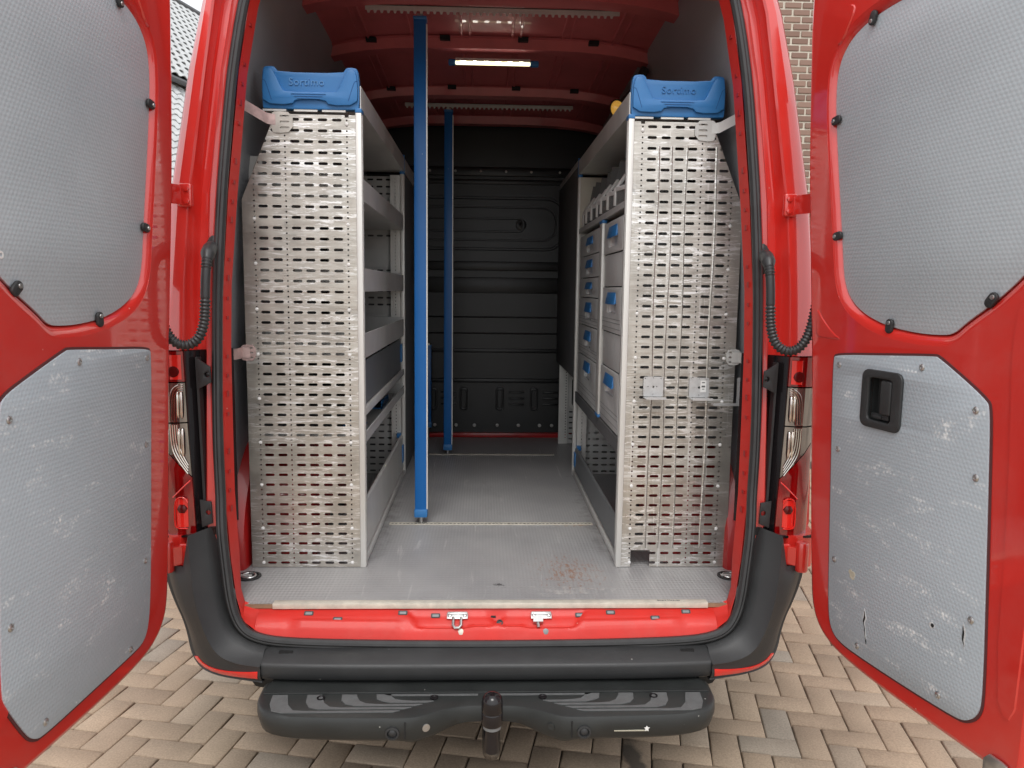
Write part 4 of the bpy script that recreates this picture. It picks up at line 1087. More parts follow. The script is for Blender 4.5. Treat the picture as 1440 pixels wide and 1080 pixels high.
# amber inner lamp and the far van shell
al = MB().lathe([(.028, 0), (.030, .006), (.027, .019), (.016, .028), (.002, .031)], 18, T(.545, 1.21, 2.418) @ Matrix.Rotation(rad(-25), 4, 'Y') @ Matrix.Rotation(rad(105), 4, 'X') @ Matrix.Scale(1.25, 4, (0, 1, 0)))
amb = al.put('cargo_lamp', AMBER, van)
MB().lathe([(.031, -.035), (.032, .001), (.028, .003)], 16, T(.553, 1.222, 2.424) @ Matrix.Rotation(rad(-25), 4, 'Y') @ Matrix.Rotation(rad(105), 4, 'X') @ Matrix.Scale(1.25, 4, (0, 1, 0))).put('lamp_base', BLACK, amb)
MB().tube([(.555, 1.23, 2.43), (.62, 1.24, 2.50), (.67, 1.24, 2.60)], .02, 8).put('lamp_arm', BLACK, amb)
MB().box(-.96, 4.45, .45, .94, 4.5, 2.70).put('front_shell', RED, van)
MB().box(-.94, .12, .46, .92, 4.5, .62).put('underbody', DARKHOLE, van)
MB().add([(-.86, .1, 2.62), (.84, .1, 2.62), (.84, .16, 2.80), (-.86, .16, 2.80), (-.86, .2, 2.52), (.84, .2, 2.52)], [(0, 1, 2, 3), (4, 5, 1, 0)]).put('roof_header', RED, van)
for sd in (-1, 1):
    for y in (.80, 3.9):
        M = T(X0 + sd * .82, y, .34) @ Matrix.Rotation(pi / 2, 4, 'Y')
        wh = MB().lathe([(.20, -.09), (.30, -.10), (.335, -.08), (.34, 0), (.335, .08), (.30, .10), (.20, .09)], 28, M).put('wheel', TYRE, van)
        MB().lathe([(.20, -.07), (.20, .07), (.05, .06)], 20, M).put('rim', STEELGREY, wh)

# ------------------------------------------------------------------ racking
def perf(sd, mname, slots=True, chamfer=True, notch=False, z0=.662, z1=2.178):
    """perforated side panel in its own XZ plane; sd -1 left, +1 right. x measured from the van centre"""
    a = lambda x: sd * x
    cs = [.515, .561, .607, .651, .713, .758]; hc = [.483, .683, .787]
    rp = 1.485 / 43; zb = .677
    sw, sh = .0155, .0046
    cols = [(x, 's') for x in cs] + [(x, 'h') for x in hc]; cols.sort()
    bounds = [.455]
    strips = []
    x = .455
    for cx, t in cols:
        hw = .0195 if t == 's' else .0065
        if cx - hw > x + 1e-5: strips.append((x, cx - hw, None))
        strips.append((cx - hw, cx + hw, t)); x = cx + hw
    strips.append((x, .826, None))
    mb = MB()
    rows = int((z1 - z0) / rp) + 1
    def cell(x0, x1, za, zb_, loop):
        if len(loop) == 10:
            outer_pts = [(x1, lerp(za, zb_, i / 4)) for i in range(5)] + [(x0, lerp(zb_, za, i / 4)) for i in range(5)]
            base = len(mb.v)
            mb.v += [(a(p), 0, q) for p, q in loop] + [(a(p), 0, q) for p, q in outer_pts]
            for i in range(10):
                j = (i + 1) % 10; mb.f.append((base + i, base + j, base + 10 + j, base + 10 + i))
            return
        R = [(x0, za), (x1, za), (x1, zb_), (x0, zb_)]
        n = len(loop); cxm, czm = (x0 + x1) / 2, (za + zb_) / 2
        # outer ring points: project loop directions onto the rectangle, plus its corners
        outer_pts = []
        for (lx, lz) in loop:
            dx, dz = lx - cxm, lz - czm
            k = min((x1 - cxm) / abs(dx) if abs(dx) > 1e-9 else 1e9, (zb_ - czm) / abs(dz) if abs(dz) > 1e-9 else 1e9)
            outer_pts.append((cxm + dx * k, czm + dz * k))
        base = len(mb.v)
        mb.v += [(a(p), 0, q) for p, q in loop] + [(a(p), 0, q) for p, q in outer_pts]
        for i in range(n):
            j = (i + 1) % n
            mb.f.append((base + i, base + j, base + n + j, base + n + i))
            pa, pb = outer_pts[i], outer_pts[j]
            if abs(pa[0] - pb[0]) > 1e-6 and abs(pa[1] - pb[1]) > 1e-6:
                # a rectangle corner sits between
                for c in R:
                    if (abs(c[0] - pa[0]) < 1e-6 or abs(c[1] - pa[1]) < 1e-6) and (abs(c[0] - pb[0]) < 1e-6 or abs(c[1] - pb[1]) < 1e-6):
                        mb.v.append((a(c[0]), 0, c[1])); mb.f.append((base + n + i, base + n + j, len(mb.v) - 1)); break
    for x0, x1, t in strips:
        if t is None:
            if notch and x0 < .60:
                pass
            mb.add([(a(x0), 0, z0), (a(x1), 0, z0), (a(x1), 0, z1), (a(x0), 0, z1)], [(0, 1, 2, 3)]); continue
        cx = (x0 + x1) / 2
        if t == 's':
            zlo = zb - rp / 2
            mb.add([(a(x0), 0, z0), (a(x1), 0, z0), (a(x1), 0, zlo), (a(x0), 0, zlo)], [(0, 1, 2, 3)]) if zlo > z0 + 1e-5 else None
            for k in range(44):
                zc = zb + k * rp
                lp_ = []
                for i in range(5): lp_.append((cx + sw - sh + sh * cos(-pi / 2 + pi * i / 4), zc + sh * sin(-pi / 2 + pi * i / 4)))
                for i in range(5): lp_.append((cx - sw + sh + sh * cos(pi / 2 + pi * i / 4), zc + sh * sin(pi / 2 + pi * i / 4)))
                za_, zb2 = max(z0, zc - rp / 2), min(z1, zc + rp / 2)
                cell(x0, x1, za_, zb2, lp_) if zc - rp / 2 >= z0 and zc + rp / 2 <= z1 else cell(x0, x1, za_, zb2, lp_)
        else:
            hp = rp / 2; zlo = zb - hp / 2
            if zlo > z0 + 1e-5: mb.add([(a(x0), 0, z0), (a(x1), 0, z0), (a(x1), 0, zlo), (a(x0), 0, zlo)], [(0, 1, 2, 3)])
            for k in range(87):
                zc = zb + k * hp
                if zc + hp / 2 > z1: break
                cell(x0, x1, zc - hp / 2, zc + hp / 2, ngon(cx, zc, .0031, 8))
    bm = bmesh.new(); vv = [bm.verts.new(v) for v in mb.v]
    for f in mb.f:
        try: bm.faces.new([vv[i] for i in f])
        except ValueError: pass
    bmesh.ops.remove_doubles(bm, verts=bm.verts, dist=1e-6)
    if chamfer:
        # cut the outer top corner where the van wall leans in
        p = Vector((a(.81), 0, 1.945)); q = Vector((a(.718), 0, 2.165)); d = (q - p).normalized()
        n = Vector((d.z * sd, 0, -d.x * sd));
        if n.x * sd < 0: n = -n
        bmesh.ops.bisect_plane(bm, geom=bm.verts[:] + bm.edges[:] + bm.faces[:], plane_co=p, plane_no=n, clear_outer=True)
    if notch:
        for axis, co, no in ((0, a(.487), (1, 0, 0)), (0, a(.555), (1, 0, 0)), (2, .722, (0, 0, 1))):
            pc = Vector((co, 0, 0)) if axis == 0 else Vector((0, 0, co))
            bmesh.ops.bisect_plane(bm, geom=bm.verts[:] + bm.edges[:] + bm.faces[:], plane_co=pc, plane_no=Vector(no))
        dead = [f for f in bm.faces if .487 < abs(f.calc_center_median().x) < .555 and f.calc_center_median().z < .722]
        bmesh.ops.delete(bm, geom=dead, context='FACES')
    bmesh.ops.recalc_face_normals(bm, faces=bm.faces)
    ex_ = bmesh.ops.extrude_face_region(bm, geom=bm.faces[:])
    for v in ex_['geom']:
        if isinstance(v, bmesh.types.BMVert): v.co.y += .0018
    bmesh.ops.recalc_face_normals(bm, faces=bm.faces)
    me = bpy.data.meshes.new('perf'); bm.to_mesh(me); bm.free(); me.materials.append(mname)
    return me
PERF = {-1: perf(-1, GALV), 1: perf(1, GALV2, notch=True)}
PERF_IN = {-1: perf(-1, STEELGREY), 1: perf(1, STEELGREY)}

rack = {}
rack[-1] = thing('shelving_rack', (-.63, 1.0, FZ), 'open metal shelving rack on the left van floor with perforated galvanised end panel', 'rack')
rack[1] = thing('drawer_rack', (.63, 1.0, FZ), 'metal drawer rack on the right van floor with blue handled drawers', 'rack')
YF, YR = .315, 1.70
def bx(mb, sd, x0, y0, z0, x1, y1, z1):
    xa, xb = sorted((sd * x0, sd * x1)); return mb.box(xa, y0, z0, xb, y1, z1)
for sd in (-1, 1):
    R = rack[sd]
    put('perforated_panel', PERF[sd], R, T(0, YF, 0), label='scratched galvanised end panel with slots')
    put('perforated_panel', PERF_IN[sd], R, T(0, YR - .012, 0))
    # white round screw heads
    mb = MB()
    for x in (.483, .787):
        for z in ([.678, .80, .953, 1.10, 1.25, 1.40, 1.55, 1.70, 1.845] if x > .7 else [.678, .80, .953, 1.10, 1.25, 1.40, 1.55, 1.70, 1.83, 2.15]):
            mb.lathe([(.0062, 0), (.0058, .002), (.003, .0034), (.0005, .0036)], 8, T(sd * x, YF, z) @ Matrix.Rotation(pi / 2, 4, 'X'))
    mb.put('screw_heads', WHITEPAINT, R, kind='stuff')
    if sd > 0:
        mb = MB()
        for x in (.538, .584, .633, .733):
            pts_ = [(x + .0025 * sin(z * 9 + x * 40), z) for z in [.73 + 1.43 * i / 24 for i in range(25)] if z < 2.16]
            mb.loft([[(px_ - .0035, YF - .0002, z), (px_, YF - .0016, z), (px_ + .0035, YF - .0002, z)] for px_, z in pts_], False)
        mb.put('panel_crease', GALV2, R)
    # folded outer edge of the front panel
    e_ = [(.8265, .662), (.8265, 1.90), (.812, 1.942), (.720, 2.163)]
    rg = [[(sd * x, y, z) for y in (YF - .001, YF + .022)] for x, z in e_]
    MB().loft(rg, False).put('panel_fold', GALV, R)
    for y0, y1, nm in ((YF - .002, YF + .040, 'post'), (YR - .045, YR, 'post')):
        mb = MB(); bx(mb, sd, .436, y0, FZ + .001, .4545, y1, 2.186)
        mb2 = mb
        bx(mb2, sd, .4375 - .003, y0 + .012, FZ + .002, .437, y0 + .016, 2.18)
        p_ = mb2.put('post', ALU, R, bevel=.0015)
        mb = MB(); bx(mb, sd, .4345, y0 - .001, 2.186, .456, y1 + .001, 2.200); mb.put('post_cap', BLUE, p_, bevel=.002)
    for y0, y1 in ((YF + .004, YF + .03), (YR - .04, YR - .014)):
        mb = MB(); bx(mb, sd, .792, y0, FZ + .001, .818, y1, 1.93); mb.put('post', ALU, R)
    # perforated inner flange of the rear frame, seen from the doors
    hl = [ngon(0.024, z, .0035, 8) for z in [.70 + .0172 * i for i in range(86)]]
    put('frame_flange', plate([(0, .664), (.048, .664), (.048, 2.18), (0, 2.18)], hl, .002, ALU), R, (T(sd * .456, YR - .047, 0) @ Matrix.Scale(sd, 4, (1, 0, 0)) @ XZ))
    # top tray with fascia, closed by the blue end piece
    mb = MB()
    bx(mb, sd, .438, YF + .01, 2.200, .441, YR + 0.0, 2.272)
    bx(mb, sd, .441, YF + .01, 2.200, .742, YR + .0, 2.204)
    bx(mb, sd, .739, YF + .01, 2.204, .742, YR, 2.272)
    tt = mb.put('top_tray', ALU, R)
    mb = MB(); bx(mb, sd, .4365, YR - .004, 2.19, .446, YR + .006, 2.285); mb.put('tray_joint', BLUE, tt)
    # blue end piece
    cx, cz = .5965, 2.199
    Po = [(-.154, 0), (-.150, -.006), (.150, -.006), (.154, 0), (.156, .06), (.153, .105), (.150, .121), (.142, .126), (.120, .127), (.112, .123), (.103, .109), (-.103, .109), (-.112, .123), (-.120, .127), (-.142, .126), (-.150, .121), (-.153, .105), (-.156, .06)]
    Mc = XZat(YF + .012) @ T(sd * cx, cz, 0)
    cap = put('end_cap', plate(chaikin(Po, 1), [], .030, BLUE, .004), R, Mc)
    # raised body with the low front valley and cut-out at the foot
    Pr = [(-.150, .008), (-.060, .005), (-.045, .024), (.045, .024), (.060, .005), (.150, .008), (.152, .06), (.148, .108), (.137, .117), (.122, .117), (.112, .105), (.088, .052), (.078, .046), (-.078, .046), (-.088, .052), (-.112, .105), (-.122, .117), (-.137, .117), (-.148, .108), (-.152, .06)]
    put('cap_relief', plate(chaikin(Pr, 1), [], .016, BLUE, .004), cap, Mc @ T(0, 0, .018))
    for i, hw in enumerate((.055, .045, .036)):
        put('cap_rib', plate(rrect(-hw, -.0012, hw, .0012, .001, 2), [], .003, BLUE), cap, Mc @ T(-.005, .040 - i * .007, .0268))
    for s2 in (-1, 1):
        pp = [(s2 * .150, .082, 0), (s2 * .143, .080, 0), (s2 * .138, .070, 0), (s2 * .122, .020, 0)]
        MB().tube([Mc @ T(0, 0, .0255) @ Vector(p) for p in chaikin(pp, 2, False)], .0013, 6).put('cap_crease', mat('blue_shadowline', (.012, .09, .27), .6) if (sd < 0 and s2 < 0) else bpy.data.materials['blue_shadowline'], cap)
    put('lettering', text_mesh('Sortimo', .033, .004, BLUELET if sd < 0 else BLUE, 1.06), cap, Mc @ T(-.012 if sd < 0 else .0, .078, .0165))
    mb = MB()
    for x in (-.11, -.01, .08): mb.box(x - .05 * .9, -.004, -.012, x + .03, .018, -.006)
    mb.put('cap_feet', ALU, cap, T(sd * cx, YF + .004, cz) )
    # wall straps
    def strap(pts, w, holes):
        P = [Vector(p) for p in pts]; o_ = None
        rg = []
        for i, p in enumerate(P): rg.append([p + Vector((0, -.001, w / 2)), p + Vector((0, .0015, w / 2)), p + Vector((0, .0015, -w / 2)), p + Vector((0, -.001, -w / 2))])
        return MB().loft(rg, True, True)
    dz = (.010 if sd < 0 else -.0)
    RS = mat('overspray_steel', (.52, .38, .36), .5, metal=.3, var=.25, vscale=30) if sd < 0 else STEELGREY
    s1 = strap([(sd * .705, YF - .004, 2.158), (sd * .725, YF - .006, 2.160), (sd * .735, YF - .012, 2.161), (sd * .795, .215, 2.190)], .034, 0).put('wall_strap', RS, R)
    put('strap_plate', plate(chaikin([(-.045, -.030), (.010, -.036), (.024, -.026), (.024, .026), (.010, .034), (-.045, .030)], 1), [rrect(-.034, k - .0035, -.004, k + .0035, .003, 2) for k in (-.018, 0, .018)], .003, GALV if sd < 0 else STEELGREY), s1, XZat(YF - .004) @ T(sd * .700, 2.152, 0) @ Matrix.Scale(sd, 4, (1, 0, 0)))
    s2_ = strap([(sd * .812, YF - .004, 1.405), (sd * .835, YF - .008, 1.405), (sd * .852, .26, 1.402)], .036, 0).put('wall_strap', RS, R)
    put('strap_plate', plate(chaikin([(-.030, -.026), (.010, -.028), (.020, -.016), (.020, .016), (.010, .028), (-.030, .026)], 1), [rrect(-.022, k - .003, .000, k + .003, .003, 2) for k in (-.016, 0, .016)], .003, RS), s2_, XZat(YF - .003) @ T(sd * .824, 1.405, 0) @ Matrix.Scale(sd, 4, (1, 0, 0)))
    # bottom kick rail
    mb = MB(); bx(mb, sd, .438, YF + .03, .662, .452, YR - .04, .690); mb.put('floor_rail', ALU, R, bevel=.002)

# left rack: shelves
R = rack[-1]
def shelf(z0, z1, name='shelf', m=STEELGREY, deep=.80):
    mb = MB()
    bx(mb, -1, .439, YF + .042, z0, .443, YR - .046, z1)
    bx(mb, -1, .443, YF + .042, z0, deep, YR - .05, z0 + .003)
    bx(mb, -1, deep, YF + .042, z0, deep + .003, YR - .05, z1 + .02)
    bx(mb, -1, .4435, YF + .043, z0 + .0035, deep - .0005, YF + .045, z1 + .012)
    bx(mb, -1, .443, YR - .052, z0 + .003, deep, YR - .049, z1 + .01)
    return mb.put(name, m, R, bevel=.0008, seg=1)
shelf(1.912, 1.985); shelf(1.612, 1.690); shelf(1.385, 1.470)
shelf(1.09, 1.130)
fp = MB(); bx(fp, -1, .452, YF + .045, 1.215, .456, YR - .06, 1.370); fl1 = fp.put('tilt_flap', MIDGREY, R)
fp = MB(); bx(fp, -1, .438, YF + .042, 1.186, .450, YR - .046, 1.216); fp.put('flap_lip', ALU, fl1, bevel=.002)
fp = MB(); bx(fp, -1, .444, YR - .11, 1.255, .452, YR - .05, 1.345); fp.put('flap_catch', BLUE, fl1, bevel=.003)
mb = MB(); bx(mb, -1, .456, YF + .042, 1.19, .80, YR - .05, 1.193); bx(mb, -1, .80, YF + .042, 1.19, .803, YR - .05, 1.36); mb.put('bin_floor', MIDGREY, R)
fl2 = MB().loft([[(-x, y, z) for x, z in ((.443, .700), (.449, .700), (.462, .868), (.455, .874), (.447, .868))] for y in (YF + .045, YR - .05)], True, True).put('tilt_flap', ALU, R)
fp = MB(); bx(fp, -1, .440, YR - .10, .735, .450, YR - .046, .825); fp.put('flap_catch', BLUE, fl2, bevel=.004)
fp = MB(); bx(fp, -1, .455, YR - .075, .862, .475, YR - .045, .885); fp.put('flap_hook', BLUE, fl2)
MB().box(-.832, .415, 1.955, -.785, .418, 2.06).put('back_plate', ALU, R)
for z0, z1 in ((1.98 + .01, 2.06), (1.73, 1.87), (1.50, 1.535)):
    mb = MB(); bx(mb, -1, .458, YR - .020, z0, .80, YR - .017, z1); mb.put('cross_brace', STEELGREY, R)
# blue dividers lying in the low shelf
dv = MB().box(-.60, 1.10, 1.0935, -.48, 1.34, 1.100).box(-.60, 1.10, 1.10, -.595, 1.34, 1.135).box(-.485, 1.10, 1.10, -.48, 1.34, 1.128)
dv.put('tray_divider', BLUE, None, bevel=.002, label='larger blue plastic divider lying at the far end of the low left shelf', cat='divider')
dv = MB().box(-.56, .60, 1.0935, -.49, .74, 1.100).box(-.56, .60, 1.10, -.555, .74, 1.122)
dv.put('tray_divider', BLUE, None, bevel=.002, label='smaller blue plastic divider on the low left shelf nearest the open doors', cat='divider')

# right rack: drawer block
R = rack[1]
mb = MB().box(.462, .405, 1.105, .80, .408, 1.895).box(.462, 1.600, 1.105, .80, 1.603, 1.895).box(.462, .408, 1.892, .80, 1.60, 1.895).box(.797, .408, 1.105, .80, 1.6, 1.892).box(.470, .85, 1.105, .80, .90, 1.892)
mb.put('drawer_carcass', MIDGREY, R)
mb = MB().box(.4405, YF + .042, 1.055, .449, YR - .046, 1.106).box(.449, YF + .042, 1.100, .80, YR - .05, 1.104)
mb.put('base_rail', DARKGREY, R)
dp = MB().box(.4365, .835, 1.120, .4545, .905, 1.893).put('divider_post', ALU, R, bevel=.0015)
mb = MB().box(.435, .832, 1.893, .456, .908, 1.905).box(.435, .832, 1.107, .456, .908, 1.120); mb.put('post_cap', BLUE, dp, bevel=.002)
def drawer(y0, y1, z0, z1, handle=True, ridge=False):
    w_, h_ = y1 - y0, z1 - z0
    # local x -> -Y.. front faces -X: map local (a, b) -> (y, z)
    M = Matrix(((0, 0, -1, .4485), (1, 0, 0, y0), (0, 1, 0, z0), (0, 0, 0, 1)))
    g = .0022
    out_r = [(g, g), (w_ - g, g), (w_ - g, h_ - g), (g, h_ - g)]
    if not handle:
        o = put('drawer', plate(out_r, [], .006, DRAWER, .001), R, M @ T(0, 0, -.004)); return o
    hw, ht, hb = min(.105, w_ * .27), .022, .088
    cxm = w_ * .5
    top = h_ - ht; bot = max(h_ - hb - .01, .016)
    hole = [(cxm - hw * .9, bot), (cxm + hw * .9, bot), (cxm + hw, lerp(bot, top, .5)), (cxm + hw * .86, top), (cxm - hw * .86, top), (cxm - hw, lerp(bot, top, .5))]
    o = put('drawer', plate(out_r, [hole], .008, DRAWER, .0012), R, M)
    # scoop: rounded pocket behind the hole
    deep = -.018
    mb = MB(); mid = lerp(bot, top, .5)
    rings = [[(x, y, -.003) for x, y in hole]]
    c0 = (cxm, mid)
    for s_, d_ in ((1.0, -.006), (.93, -.013), (.55, deep)):
        rings.append([(lerp(c0[0], x, s_), lerp(c0[1], y, s_), d_) for x, y in hole])
    mb.loft(rings, True); mb.add(rings[-1], [tuple(range(len(hole)))])
    mb.put('handle_scoop', WHITEDR, o, M)
    # blue grip: a lid over the upper half, leaning out at its lower edge
    y_t, y_b = top + .002, lerp(bot, top, .42)
    a0, a1 = hw * .88, hw * .99
    vs = [(cxm - a0, y_t, .004), (cxm + a0, y_t, .004), (cxm + a1, y_b, .012), (cxm - a1, y_b, .012), (cxm - a0, y_t, -.004), (cxm + a0, y_t, -.004), (cxm + a1, y_b + .004, .004), (cxm - a1, y_b + .004, .004)]
    MB().add(vs, [(0, 1, 2, 3), (7, 6, 5, 4), (0, 4, 5, 1), (1, 5, 6, 2), (2, 6, 7, 3), (3, 7, 4, 0)]).put('handle', BLUE, o, M, bevel=.0015)
    if ridge:
        mb = MB()
        for k in (.30, .22, .10):
            mb.box(g + .004, h_ * k, .0035, w_ - g - .004, h_ * k + .0015, .0046)
        mb.put('front_groove', MIDGREY, o, M)
    return o
WHITEDR = mat('drawer_scoop', (.80, .79, .76), .45)
for z1_, z0_, rg_ in ((1.888, 1.785, 0), (1.785, 1.683, 0), (1.683, 1.592, 0), (1.592, 1.462, 1), (1.462, 1.318, 1), (1.318, 1.110, 1)):
    drawer(.910, 1.600, z0_, z1_, True, rg_)
for z1_, z0_, h_, rg_ in ((1.888, 1.765, 1, 0), (1.765, 1.640, 0, 0), (1.640, 1.468, 1, 1), (1.468, 1.330, 0, 0), (1.330, 1.110, 1, 1)):
    drawer(.410, .832, z0_, z1_, h_, rg_)
# bin shelf and lower flap
mb = MB().box(.441, YF + .042, 1.908, .446, YR - .046, 1.930).box(.446, YF + .042, 1.908, .80, YR - .05, 1.911)
mb.put('bin_shelf', STEELGREY, R)
MB().box(.446, YR - .052, 1.932, .74, YR - .049, 2.185).put('rear_plate', mat('cream_plate', (.62, .59, .50), .5), R)
fl2 = MB().loft([[(x, y, z) for x, z in ((.443, .700), (.449, .700), (.462, .806), (.455, .812), (.447, .806))] for y in (YF + .045, YR - .05)], True, True).put('tilt_flap', MIDGREY, R)
MB().box(.440, YR - .10, .715, .450, YR - .046, .79).put('flap_catch', BLUE, fl2, bevel=.004)
MB().box(.455, YR - .075, .80, .475, YR - .045, .822).put('flap_hook', BLUE, fl2)

# clear scoop bins in a row on the bin shelf
def bin_parts():
    L_ = .22; wd = .128; h = .19
    side = [(0, 0), (0, .055), (.035, .115), (.050, h), (L_, h), (L_, 0)]
    rim = [(-.004, 0), (.004, 0), (.004, .052), (.046, .112), (.037, .119), (-.004, .060)]
    fr = MB().prism(rim, 0, .017, 'y').prism(rim, wd - .017, wd, 'y').box(-.0035, .017, .050, .0035, wd - .017, .066).mesh(BINFRAME, .002)
    sd_ = MB()
    sd_.prism(side, 0, .0025, 'y').prism(side, wd - .0025, wd, 'y')
    sd_.box(.000, .003, .002, .0022, wd - .003, .055).box(.002, .003, 0, L_, wd - .003, .002).box(L_ - .003, .003, .002, L_, wd - .003, h)
    tray = sd_.mesh(CLEARBIN)
    inner = MB().box(.012, .010, .004, .22, wd - .010, .075).mesh(DARKGREY)
    return fr, tray, inner
BF, BT, BI = bin_parts()
ords = ['first', 'second', 'third', 'fourth', 'fifth', 'sixth', 'seventh']
for i in range(7):
    y = .47 + i * .152
    tilt = Matrix.Rotation(rad(-9), 4, 'Y')
    M = T(.470, y, 1.934) @ Matrix.Rotation(rad(13 + 1.5 * (i % 3)), 4, 'Z')
    e = thing('clear_bin', (.458, y, 1.934), {0: 'clear plastic scoop bin nearest the open doors on the right shelf', 6: 'clear plastic scoop bin deepest in the van against the cream plate', 4: 'clear scoop bin holding a crumpled paper, fifth from the open doors'}.get(i, 'clear plastic scoop bin, %s from the open doors on the right shelf' % ords[i]), 'bin', 'clear scoop bins in a row above the drawers')
    put('bin_tray', BT, e, M)
    put('bin_front', BF, e, M)
    if i != 4: put('bin_contents', BI, e, M)
# crumpled paper in the fifth bin
rp_ = random.Random(3); bm = bmesh.new(); bmesh.ops.create_icosphere(bm, subdivisions=2, radius=.045)
for v in bm.verts: v.co *= rp_.uniform(.72, 1.15); v.co.z *= 1.2
me = finish(bm, mat('crumpled_paper', (.62, .58, .50), .8), 0, 2, 10)
put('paper', me, None, T(.54, 1.14, 2.03), label='crumpled pale paper stuffed into a clear scoop bin', cat='paper')

# hooks hanging on the right end panel
GB = mat('zinc_bracket', (.60, .605, .605), .36, metal=.45, var=.10, vscale=40)
def hook(x, z, label, sticker=False):
    e = thing('hook_bracket', (x, .31, z - .05), label, 'bracket', 'galvanised brackets on the right end panel')
    hs_ = [ngon(-.018, 0, .002, 6), ngon(0, 0, .0045, 6), ngon(.012, 0, .002, 6), ngon(-.028, .028, .002, 6), ngon(0, .030, .002, 6), ngon(.026, .028, .002, 6), ngon(0, -.026, .002, 6)]
    put('back_plate', plate(rrect(-.034, -.034, .034, .034, .006, 3), hs_, .002, GB), e, XZat(.310) @ T(x, z, 0))
    MB().box(x - .034, .258, z - .038, x + .034, .311, z - .0355).put('ledge', GB, e)
    MB().box(x - .034, .2565, z - .038, x + .034, .2585, z - .030).put('lip', GB, e)
    if sticker:
        st = MB().box(x + .004, .3075, z - .016, x + .024, .3085, z + .024).put('price_sticker', WHITEPAINT, e)
        mb = MB()
        for k, (zz, hh, ww) in enumerate(((.016, .003, .010), (.001, .006, .012), (-.006, .002, .008))): mb.box(x + .014 - ww / 2, .3068, z + zz, x + .014 + ww / 2, .3074, z + zz + hh)
        mb.put('sticker_print', PRINT, st)
hook(.546, 1.302, 'galvanised angle bracket on the perforated panel, without any sticker')
hook(.704, 1.300, 'galvanised angle bracket with a small white sticker on the perforated panel', True)
e = thing('hook_bracket', (.84, .28, 1.24), 'long galvanised hook arm sticking out beyond the panel edge by the red pillar', 'bracket', 'galvanised brackets on the right end panel')
MB().box(.745, .270, 1.243, .850, .300, 1.2465).box(.745, .2695, 1.2465, .850, .272, 1.252).put('arm', GB, e)
put('upright_plate', plate(rrect(.828, 1.247, .851, 1.338, .004, 3), [ngon(.838, z, .0022, 6) for z in (1.262, 1.285, 1.305, 1.322)] + [ngon(.845, 1.30, .002, 6)], .002, GB), e, XZat(.286))

# far cabinets beyond the racks
cb = thing('tool_cabinet', (-.62, 2.2, FZ), 'plain dark grey cabinet behind the left shelving rack', 'cabinet')
MB().box(-.452, YR + .016, FZ + .001, -.440, 2.66, 2.20).put('side_board', DARKGREY, cb, bevel=.001)
MB().box(-.82, YR + .02, FZ + .001, -.452, YR + .030, 2.0).box(-.82, 2.65, FZ + .001, -.452, 2.66, 2.0).box(-.80, YR + .03, 1.99, -.452, 2.65, 2.0).put('carcass', DARKGREY, cb)
MB().box(-.4410, YR + .016, 2.201, -.437, 2.66, 2.270).put('top_fascia', ALU, cb)
pr = thing('partition_rack', (.62, 2.2, FZ), 'dark grey board rack on perforated legs beyond the drawers', 'rack')
MB().box(.440, YR + .016, 1.165, .452, 2.70, 2.25).put('side_board', DARKGREY, pr, bevel=.001)
MB().box(.452, YR + .02, 1.17, .80, 2.68, 1.18).put('under_board', DARKGREY, pr)
MB().box(.4385, YR + .016, 2.251, .4405, 2.66, 2.28).put('top_fascia', ALU, pr)
hl = [ngon(.024, z, .0035, 8) for z in [.70 + .0172 * i for i in range(27)]]
put('leg', plate([(-.02, .661), (.036, .661), (.036, 1.168), (-.02, 1.168)], hl, .003, ALU), pr, XZat(2.50) @ T(.462, 0, 0))
def legpanel():
    hl = []
    for r_ in range(14):
        z = .69 + r_ * .0345
        for x in (.525, .580, .650, .700):
            if .87 < z < 1.10 and x < .64: continue
            hl.append(rrect(x - .017, z - .0045, x + .017, z + .0045, .004, 2))
    hl.append(rrect(.523, .90, .60, 1.08, .02, 4))
    return plate([(.50, .661), (.80, .661), (.80, 1.168), (.50, 1.168)], hl, .002, STEELGREY)
pnl = put('perforated_panel', legpanel(), pr, XZat(2.51))
put('window_frame', plate(rrect(.508, .885, .615, 1.095, .025, 4), [rrect(.523, .90, .60, 1.08, .02, 4)], .006, ALU), pnl, XZat(2.504))

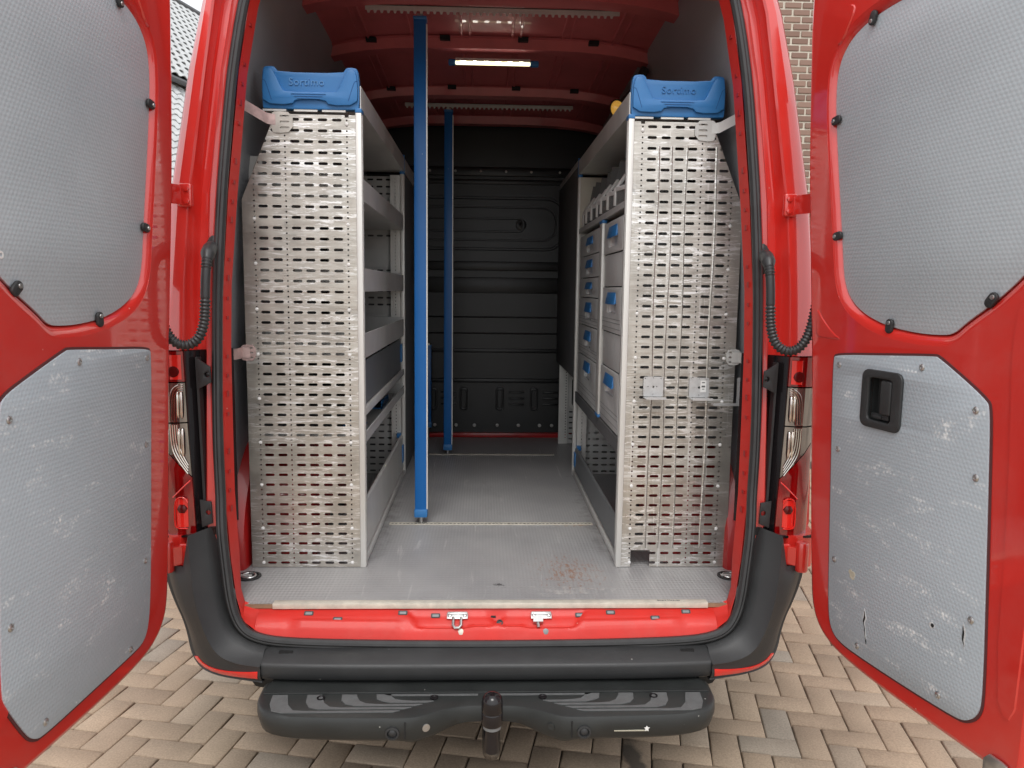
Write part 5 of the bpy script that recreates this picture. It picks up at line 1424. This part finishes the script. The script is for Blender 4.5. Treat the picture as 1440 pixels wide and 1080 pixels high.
# ------------------------------------------------------------------ blue load poles
def pole(x, y, z0, z1, wd, label, foot_z, rail=True):
    e = thing('load_pole', (x, y, FZ), label, 'pole', 'blue load securing poles')
    h = wd / 2
    MB().box(x - h, y - h, z0 + .03, x + h, y + h, z1 - .012).put('tube', BLUEPOLE, e, bevel=.004)
    if rail: MB().box(x + h - .0005, y - h + .002, z0 + .035, x + h + .0045, y - h + .010, z1 - .03).put('edge_rail', ALU, e)
    MB().box(x - h - .003, y - h - .003, z0, x + h + .003, y + h + .003, z0 + .035).put('foot_cap', BLUE, e, bevel=.005)
    MB().box(x - h - .002, y - h - .002, z1 - .014, x + h + .002, y + h + .002, z1).put('head_cap', BLUE, e, bevel=.004)
    MB().lathe([(.008, foot_z), (.008, z0 + .004)], 12, T(x, y, 0)).lathe([(.012, z0 - .006), (.012, z0 + .002)], 12, T(x, y, 0)).put('spring_pin', STEEL, e)
    MB().box(x - .012, y - .012, z1 - .002, x + .012, y + .012, z1 + .010).put('head_pin', STEEL, e)
pole(-.286, .822, .692, 2.652, .048, 'tall blue square pole standing nearest the open doors', .6605)
pole(-.238, 2.16, .690, 2.608, .046, 'blue square pole in the second floor track, right of the front pole', .6605)
pole(-.386, 2.60, .745, 1.27, .046, 'short blue square pole half hidden against the black bulkhead', .6605, False)

# LED light bar under the second roof bow
zl = 2.632
e = thing('light_bar', (0, 1.33, zl), 'lit slim LED light bar with blue ends under the red roof', 'lamp')
MB().box(-.170, 1.318, zl - .007, .165, 1.342, zl + .003).put('lit_strip', LED, e, bevel=.003)
LEDP = mat('led_point', (1, 1, .9), .4, emit=(1, .97, .85, 16.))
for i in range(6):
    MB().box(-.145 + i * .052, 1.3165, zl - .006, -.125 + i * .052, 1.3185, zl + .002).put('led', LEDP, e, bevel=.0008)
for a, b in ((-.202, -.1705), (.1655, .204)):
    MB().box(a, 1.314, zl - .012, b, 1.346, zl + .012).put('end_piece', BLUE, e, bevel=.006, seg=3)
MB().box(-.1705, 1.314, zl + .0042, .1655, 1.346, zl + .016).put('housing', STEELGREY, e)
